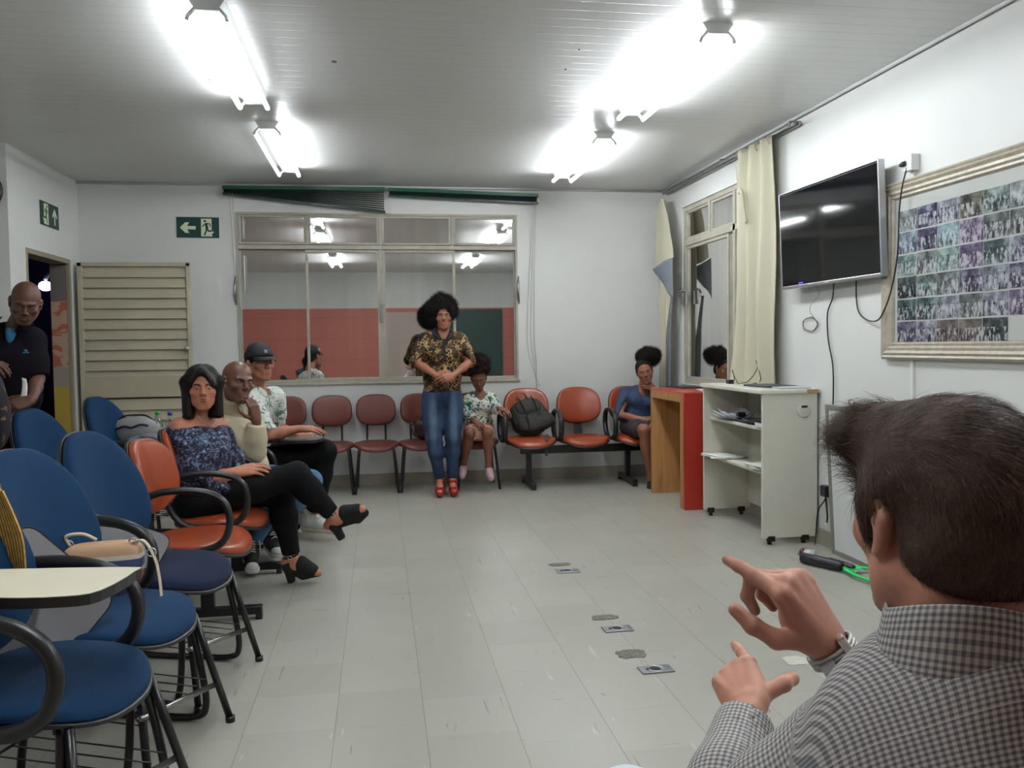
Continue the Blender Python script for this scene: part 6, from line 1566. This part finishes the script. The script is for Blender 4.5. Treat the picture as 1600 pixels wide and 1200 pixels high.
# ------------------------------------------------------------------ man with the cap
def cap_man():
    B = Vector((-.84, 5.88, 0))
    root = person('seated person in dark cap and white palm leaf shirt, forearm on a small writing board', B)
    J = dict(pel=(-.93, 5.90, .56), neck=at(400, 607, 5.90), sR=at(390, 630, 5.76), sL=at(428, 622, 6.04), eR=at(420, 680, 5.66), wR=at(466, 670, 5.72), eL=at(432, 668, 6.1), wL=at(468, 682, 5.96),
        hL=(-.87, 5.99, .53), hR=(-.87, 5.80, .53), kR=at(507, 706, 5.80), kL=at(500, 706, 6.05), aR=at(492, 802, 5.88), tR=at(522, 826, 5.80), aL=at(470, 795, 6.1), tL=at(492, 812, 6.05))
    fg = Fig(J, 1.02, False, 1.0); J = fg.J; R = frame((.60, -.80, .02)); c = V3(at(406, 568, 5.82))
    hs = [hand_prims(J['wR'], (1, .1, -.05), (0, -.2, 1), 'R', 1.0, 14), hand_prims(J['wL'], (.9, -.25, -.15), (.2, -1, .4), 'L', 1.0, 50)]
    sk, T = skin_body(root, fg, skin('skin_tan', (158, 104, 80)), (c, R, 1.0), hs, feet=False)
    face_bits(root, B, T, R, 1.0, lip=(134, 76, 70), brow=(40, 28, 24))
    cloth(root, 'shirt', fg.torso(.016)+[fg.arm(q, .026, t1=.95) for q in 'LR']+[Ell(lerp(J['pel'], J['neck'], .3)+fg.F*.05, (.14, .12, .13), fg.R, .05)], M_palm, .009, [(J['pel']-Z*.02, -Z)], [(Ell(J['neck']+fg.F*.055+Z*.01, (.04, .07, .085), fg.R), .006)], folds(.004, 20, 41))
    b = MB(); o = B
    for s_ in (-1, 1):
        X = fg.X*s_; n0 = J['neck']; Q = [n0+X*.066-fg.F*.02+Z*.04, n0+X*.06+fg.F*.05+Z*.02, n0+X*.02+fg.F*.115-Z*.05, n0+X*.08+fg.F*.10-Z*.03, n0+X*.10+fg.F*.04+Z*.0, n0+X*.095-fg.F*.03+Z*.005]
        b.add([Vector(v)-o for v in Q], [(0,1,4,5), (1,2,3,4)], True)
    solid(b.build('shirt_collar', M_palm, root), .006)
    cloth(root, 'trousers', [fg.torso(.010)[0]]+[fg.leg(q, .022, 1.95) for q in 'LR'], M_btr, .010, (), (), folds(.003, 16, 43), k=.03)
    for q in 'LR': sneaker(root, fg, q, M_shoe, M_sole, False, None)
    # short hair under the cap, crown and curved peak
    f = cap_hair(None, T, R, 1.0, .006); f.cut(T(0, 0, -.02), R@V3((0, .7, -1))); emit_field(root, 'hair', f, .007, M_afro)
    f = Field(); f.u(Ell(T(0, -.012, .050), (.088, .108, .082), R, .01)); f.cut(T(0, 0, .038), R@V3((0, .12, -1)), .004)
    f.u(Ell(T(0, -.012, .10), (.05, .06, .036), R, .04)); cm = mat('black_cap_cloth', (20, 21, 26), .7); emit_field(root, 'cap_crown', f, .006, cm)
    b = MB()
    def pk(u, v):
        a = (u-.5)*2.1; r = 1+.72*v*(1-.25*abs(u-.5)*2); return Vector(T(.084*sin(a)*(1+.05*v), -.012+.104*cos(a)*r, .046-.018*v+.020*cos(a*1.3)*0-.016*abs(sin(a))*v))-B
    b.grid(pk, 20, 8); solid(b.build('cap_peak', cm, root), .005)
    b = MB(); b.sphere(Vector(T(0, -.012, .135))-B, .008, 8); b.build('cap_button', cm, root)
    b = MB()
    def cp(a, z_): k_ = math.sqrt(max(0, 1-((z_-.05)/.082)**2)); return Vector(T(.0895*k_*sin(a), -.012+.1095*k_*cos(a), z_))-B
    for (a, z_, wa, hz) in ((-1.15, .078, .62, .034), (.05, .078, .26, .022)): b.grid(lambda s_, t_: cp(a+(s_-.5)*wa, z_+(t_-.5)*hz), 7, 5)
    solid(b.build('cap_patch', mat('cap_patch_grey', (112, 116, 122), .6), root), .0015)
cap_man()

# ------------------------------------------------------------------ man by the door
def door_man():
    Yp = 5.35; B = at(25, 520, Yp); B.z = 0
    root = person('standing person with shaved head in a black polo with blue inner collar, looking down', B)
    J = dict(pel=at(18, 690, Yp), neck=at(22, 508, Yp+.02), sR=at(-24, 530, Yp+.02), sL=at(52, 532, Yp+.04), eL=at(58, 592, Yp), wL=at(50, 625, 5.12), eR=at(-62, 590, Yp-.1), wR=at(-32, 566, 5.05),
        hL=at(34, 705, Yp), hR=at(2, 705, Yp))
    for q, x in (('L', .10), ('R', -.10)): J['k'+q] = Vector((B.x+x, Yp, .48)); J['a'+q] = Vector((B.x+x, Yp+.03, .09)); J['t'+q] = Vector((B.x+x*1.2, Yp-.14, .03))
    fg = Fig(J, 1.02, False, 1.0); J = fg.J; R = frame((.34, -1, -.50), roll=8); c = V3(at(40, 473, 5.26))
    hs = [hand_prims(J['wL'], (-.75, -.45, -.25), (.3, -.8, .6), 'L', 1.0, 30), hand_prims(J['wR'], (.9, -.3, -.2), (0, -.6, 1), 'R', 1.0, 25)]
    sk, T = skin_body(root, fg, skin('skin_deep', (92, 62, 50), .5), (c, R, 1.0), hs)
    face_bits(root, B, T, R, 1.0, lip=(92, 56, 52), brow=(24, 18, 16), look=(0, -.004))
    cloth(root, 'polo_shirt', fg.torso(.020)+[fg.arm(q, .024, t1=.92) for q in 'LR'], M_dark, .010, [(J['pel']-Z*.08, -Z)], [(Ell(J['neck']+fg.F*.06+Z*.0, (.032, .07, .10), fg.R), .006)], folds(.005, 17, 51))
    bl = mat('cyan_blue_inset', (40, 108, 150), .7)
    f = Field(); f.u(Ell(J['neck']+fg.F*.05-Z*.055, (.026, .058, .07), fg.R)); f.s_(Ell(J['neck']+fg.F*.06+Z*.045, (.05, .08, .07), fg.R), k=.004); emit_field(root, 'inner_collar', f, .006, bl)
    b = MB()
    for s_ in (-1, 1):
        X = fg.X*s_; n0 = J['neck']; Q = [n0+X*.066-fg.F*.02+Z*.045, n0+X*.06+fg.F*.05+Z*.025, n0+X*.035+fg.F*.118-Z*.04, n0+X*.09+fg.F*.098-Z*.02, n0+X*.102+fg.F*.04+Z*.01, n0+X*.10-fg.F*.03+Z*.01]
        b.add([Vector(v)-B for v in Q], [(0,1,4,5), (1,2,3,4)], True)
    solid(b.build('polo_collar', M_dark, root), .006)
    b = MB(); p = J['neck']+fg.X*.10+fg.F*.150-Z*.16; b.box(Vector(p)-B, (.03, .012, .008)); b.box(Vector(p+Z*.012)-B, (.012, .012, .012)); b.build('chest_emblem', bl, root)
    cloth(root, 'trousers', [fg.torso(.010)[0]]+[fg.leg(q, .014, 1.95) for q in 'LR'], M_btr, .012, [(J['pel']+Z*.05, Z)], (), None, k=.03)
    for q in 'LR': cloth(root, 'shoe', fg.foot(q, .008), M_suede, .008, [(J['a'+q]+Z*.01, Z)])
    pap = MB(); A1, A2, A3, A4 = at(34, 590, 5.16), at(41, 592, 5.16), at(44, 632, 5.10), at(32, 640, 5.10)
    pap.grid(lambda u, v: A1.lerp(A2, u).lerp(A4.lerp(A3, u), v)+Vector((0, .01*sin(6*v), 0)), 4, 10); o = solid(pap.build('paper_sheet', M_paper2), .001); tag(o, 'curled white paper held by the person in the dark polo', 'paper')
door_man()
# ================================================================== FOREGROUND MAN
def gingham():
    t = NT('gingham_cotton'); uv = t.coord('UV'); sep = t.n('ShaderNodeSeparateXYZ'); t.l(uv, sep.inputs[0]); p = .0074
    def band(a): 
        f = t.math('FRACT', t.math('DIVIDE', t.math('ADD', a, 10), p)); d = t.math('ABSOLUTE', t.math('SUBTRACT', f, .5)); return t.math('SUBTRACT', 1, t.math('MULTIPLY', t.math('SUBTRACT', d, .20), 12), clamp=True)
    u, v = band(sep.outputs[0]), band(sep.outputs[1]); s = t.math('MULTIPLY', t.math('ADD', u, v), .5)
    c = t.ramp(s, [(0, lin((178, 170, 162))), (.5, lin((134, 131, 130))), (1, lin((90, 92, 97)))])
    l = t.math('LESS_THAN', t.math('ABSOLUTE', t.math('SUBTRACT', sep.outputs[1], YOKE_V)), .0006)
    c = t.mix(t.math('MULTIPLY', l, .8), c, lin((196, 184, 170)))
    t.color(c); t.b.inputs['Roughness'].default_value = .85; t.b.inputs['Specular IOR Level'].default_value = .15
    t.bump(t.math('ADD', t.noise(t.coord(), 9, 4, .6), t.math('MULTIPLY', t.noise(t.coord(), 900, 2), .03)), .35, .02); return t.m
B = Vector((.66, .86, 0))
man = person('person seen from behind in a checked grey shirt, brown hair, pointing with both index fingers', B)
J = dict(pel=(.655, .84, .53), neck=at(1500, 978, .83), sL=at(1318, 1202, .93), sR=at(1690, 1080, .82), eL=at(1112, 1320, 1.02), wL=at(1172, 1106, 1.22), eR=at(1500, 1290, 1.00), wR=at(1292, 1006, 1.06),
    hL=(.57, .90, .51), hR=(.75, .90, .51), kL=at(983, 1268, 1.42), kR=(.86, 1.30, .52), aL=(.52, 1.42, .09), aR=(.88, 1.34, .09), tL=(.48, 1.56, .035), tR=(.90, 1.48, .035))
fg = Fig(J, 1.0, False, 1.0, 1.04); J = fg.J; R = frame((-.03, 1, -.08), roll=-2); c = V3(at(1474, 812, .86)); HS = 1.06
YOKE_V = float(sum(at(1450, 1122, .745)[1:3]))
DR_, NR_, DL_, NL_ = (-.50, .12, .86), (.50, -.75, .40), (.116, .95, .235), (-.50, -.20, .84)
hR = hand_prims(J['wR'], DR_, NR_, 'R', 1.08, point=(-.42, .84, .32), curls=[(35, 6, 4), (66, 70, 40), (72, 75, 45), (70, 70, 45)], thumb=((.55, .70, -.35), (.9, .25, -.45), (.95, .0, -.4)))
hL = hand_prims(J['wL'], DL_, NL_, 'L', 1.0, point=(.10, .97, .06), curls=[(10, 6, 4), (82, 85, 50), (84, 88, 50), (80, 85, 50)], thumb=((.25, .9, -.2), (.7, .45, -.5), (.7, -.35, -.7)))
M_man = skin('skin_ruddy', (166, 118, 98), .5)
hp, sock, lids, slits, T = head_prims(c, R, HS)
F = Field(); F.u(fg.torso(-.008)); F.u(Cap(J['neck']-fg.U*.05, T(0, -.028, -.06), .068, .062, .03), Ell(T(0, -.045, -.06), (.056, .045, .06), R, .03))
for q in 'LR': F.u(fg.arm(q)); F.u(fg.leg(q)); F.u(fg.foot(q))
F.u(hR, hL); 
# tendons and knuckles on the backs of the hands
for w_, d, n, sd, s_ in ((J['wR'], DR_, NR_, 'R', 1.08), (J['wL'], DL_, NL_, 'L', 1.0)):
    d = unit(d); n = V3(n); n = unit(n-d*(n@d)); lat = np.cross(n, d) if sd == 'R' else np.cross(d, n)
    for bx, bl in zip((.030, .0105, -.0105, -.029), (.090, .094, .089, .080)):
        F.u(Cap(w_+d*.03+lat*bx*.5+n*.0125, w_+d*(bl-.006)+lat*bx+n*.0105, .0030, .0036, .007)); F.u(Ell(w_+d*bl+lat*bx+n*.0085, (.0075, .0075, .006), k=.006))
F.u(hp)
for p, k in sock: F.s_(p, k=k)
F.u(lids)
for p, k in slits: F.s_(p, k=k)
fine = [box_of(hp, .012)+(.0024,), box_of(hR, .01)+(.0018,), box_of(hL, .01)+(.0018,)]
emit_field(man, 'skin', F, .009, M_man, fine)
face_bits(man, B, T, R, HS, brow=(60, 44, 34), lip=(150, 92, 84))
# shirt with a woven check that follows body and sleeves
tor = fg.torso(.020)+[Ell(J['pel']+fg.U*.22-fg.F*.03, (.17, .12, .16), fg.R, .05), Ell(lerp(J['sL'], J['sR'], .5)-fg.F*.045-Z*.03, (.13, .06, .08), fg.R, .04), Ell(J['neck']-fg.F*.045-Z*.04+fg.X*-.02, (.06, .045, .05), fg.R, .05)]
arms = [fg.arm('L', .018, t1=1.88, r=1.02), fg.arm('R', .020, t1=1.70, r=1.02)]; arms[0].p[3].rb = .037
f = Field(); f.u(tor); f.u(arms); f.cut(J['pel']-Z*.05, -Z); f.s_(Cap(lerp(J['eL'], J['wL'], .75), lerp(J['eL'], J['wL'], 1.1), .034, .031), k=.003); f.s_(Cap(J['neck']-fg.U*.02+fg.F*.01, T(0, -.03, -.05), .066, .064), k=.006); f.fold = folds(.0045, 15, 61)
V, Fq = polygonize(f, .0062)
def bone_uv(V, a, b, ref, r):
    d = unit(b-a); e1 = unit(V3(ref)-d*(V3(ref)@d)); e2 = np.cross(d, e1); q = V-a; return np.stack([np.arctan2(q@e2, q@e1)*r, q@d], 1)
def shirt_uv(V):
    P = V.astype(f32); best = np.min([p.d(P) for p in tor], 0)+.004; Rt = .215
    uv = np.stack([Rt*np.arcsin(np.clip((V[:, 0]-.64)/Rt, -.985, .985)), V[:, 1]+V[:, 2]], 1)
    for q, g in (('L', arms[0]), ('R', arms[1])):
        S_, E_, W_ = J['s'+q], J['e'+q], J['w'+q]; ref = (.3, 1, -.6)
        for d_, a_, b_, r_, o_ in ((np.minimum(g.p[0].d(P), g.p[1].d(P)), S_, E_, .062, 0), (np.minimum(g.p[2].d(P), g.p[3].d(P)), E_, W_, .046, .31)):
            m = d_ < best; uv[m] = bone_uv(V[m], a_, b_, ref, r_)+np.array((0, o_)); best = np.minimum(best, d_)
    return uv
M_ging = gingham()
np_mesh('shirt', V, Fq, M_ging, man, uv=shirt_uv(V), origin=B)
# collar band
def ringband(b, cen, U, X, Fv, rx, ry, h0, h1, th):
    pass
nb = J['neck']; top = unit(V3(T(0, -.03, -.06))-nb); Xc = unit(fg.X-top*(fg.X@top)); Fc = np.cross(Xc, top); n = 64; m = 8; VV = []; UV = []
for j, (h, g) in enumerate(((-.040, .010), (-.02, .007), (0, .004), (.018, .002), (.026, .0), (.024, -.004), (.0, -.006), (-.03, -.004))):
    for i in range(n):
        a = 2*pi*i/n; fr = max(0, cos(a)); hh = h-.016-.016*fr**2+.046*max(0, -cos(a))**1.2*(1 if j in (2, 3, 4, 5, 6) else .7)
        VV.append(nb+top*(.004+hh)+Xc*sin(a)*(.076+g)+Fc*(cos(a)*(.080+g))-Fc*.002); UV.append((a*.078, h*1.0+.4+(.0 if j < 5 else .05)))
FF = [(j*n+i, j*n+(i+1) % n, (j+1)*n+(i+1) % n, (j+1)*n+i) for j in range(7) for i in range(n)]
np_mesh('shirt_collar', np.array(VV), np.array(FF), M_ging, man, uv=np.array(UV), origin=B)
# trousers and shoes
cloth(man, 'trousers', [fg.torso(.012)[0]]+[fg.leg(q, .014, 1.95) for q in 'LR'], mat('pale_grey_trousers', (190, 194, 200), .8, bump=.2, bscale=20), .010, (), (), None, k=.03)
for q in 'LR': cloth(man, 'shoe', fg.foot(q, .008), M_suede, .008, [(J['a'+q]+Z*.01, Z)])
# watch
def ring(cen, ax, r, rr, ry, name, m_, n=28, e=1.0):
    ax = unit(ax); e1 = unit(np.cross(ax, Z)); e2 = np.cross(ax, e1); b = MB(); b.tube([Vector(cen+e1*cos(2*pi*i/n)*r*e+e2*sin(2*pi*i/n)*r)-B for i in range(n)], rr, 6, closed=True, ry=ry, up=None); return b
ax = J['eR']-J['wR']; cw = J['wR']+unit(ax)*.012
M_band = mat('brushed_watch_steel', (176, 172, 168), .28, .9, bump=.3, bscale=300)
for k, off in enumerate((-.006, 0, .006)): ring(cw+unit(ax)*off, ax, .0325, .0032, .0032, '', M_band).build('watch_band', M_band, man)
view = unit(V3((0, 0, 1.3))-cw); pc = cw+unit(view-unit(ax)*(view@unit(ax)))*.033
b = MB(); Mx = Matrix([list(q_) for q_ in frame(ax, view)]); b.box(Vector(pc+V3((-.012, 0, -.012)))-B, (.020, .016, .008), M=Mx, bev=.002); b.build('watch_clasp', M_silver, man)
b = MB(); b.box(Vector(cw+unit(np.cross(ax, view))*-.018+unit(view)*.026)-B, (.012, .024, .020), M=Mx, bev=.003); b.build('watch_case', mat('rose_steel', (200, 190, 184), .22, .95), man)
# hair
def head_hair():
    f = Field(); s = HS
    f.u(Ell(T(0, -.014, .036), np.array((.0865, .107, .096))*s, R, .01), Ell(T(0, -.058, -.022), np.array((.074, .054, .060))*s, R, .03), Ell(T(-.03, .060, .088), np.array((.05, .045, .036))*s, R, .03))
    f.cut(T(0, .030, .0), R@V3((0, 1, -.85)), .006); f.cut(T(0, 0, -.071), R@V3((0, 0.25, -1)), .008)
    for sx in (-1, 1): f.s_(Ell(T(sx*.090, -.004, -.016), np.array((.030, .024, .040))*s, R), k=.008)
    for sx in (-1, 1): f.u(Cap(T(sx*.070, .026, .02), T(sx*.0715, .020, -.014), .013*s, .008*s, .01))
    f.fold = folds(.0022, 55, 71)
    V, Fq = polygonize(f, .004)
    C = V3(T(0, -.02, .03)); L = lambda P: (P-V3(c))@R/s
    def comb(P, N, g):
        q = L(P); up = np.clip((q[:, 2]-.035)/.06, 0, 1)[:, None]; fr = np.clip(q[:, 1]/.08, -1, 1)[:, None]
        back = np.array((.0, -.25, -1.)); topd = np.array((.95, -.55, .0)); d = (back*(1-up)+topd*up)@R.T
        lo = np.clip((-.02-q[:, 2])/.05, 0, 1)[:, None]; d = d+(np.array((-.25, .15, -.2))*lo)@R.T
        tuft = ((q[:, 1] > .035) & (q[:, 0] < -.02) & (q[:, 2] > .02))[:, None]; d = np.where(tuft, (np.array((-.8, .5, .15)))@R.T, d)
        d = d-N*(d*N).sum(1, keepdims=True); d /= np.linalg.norm(d, axis=1, keepdims=True)+1e-6
        d = d+N*np.where(tuft, .30, .16)+g.normal(size=P.shape)*np.where(tuft, .28, .13); return d/np.linalg.norm(d, axis=1, keepdims=True)
    g = np.random.default_rng(9); outs = [(V, Fq)]; off = len(V)
    P, N = sample(V, Fq, 26000, 11); cn = P-C; N = np.where(((N*cn).sum(1) < 0)[:, None], -N, N); d = comb(P, N, g); q = L(P); Ls = np.where(q[:, 2] > .03, .042, .022)*g.uniform(.6, 1.2, len(P))
    bend = (-np.array((0, .1, 1.)))@R.T
    V2, F2 = strands(P-N*.003, d, Ls, .00030, 5, .0012, seed=12, sag=np.broadcast_to(bend*.18-0, P.shape)-N*.22)
    np_mesh('hair', V, Fq, hair_mat('brown_hair_base', (58, 42, 33), .7), man, origin=B)
    t = NT('brown_hair_strand'); inf = t.noise(t.coord(), 35, 3, .6); t.color(t.ramp(inf, [(.3, lin((58, 41, 31))), (.55, lin((80, 59, 45))), (.75, lin((118, 93, 72)))])); t.b.inputs['Roughness'].default_value = .38; t.b.inputs['Specular IOR Level'].default_value = .45
    np_mesh('hair_strands', V2, F2, t.m, man, origin=B)
head_hair()
dup(sc, (.66, .80, 0), 0, 'terracotta chair under the person in the checked shirt, hidden below the frame')
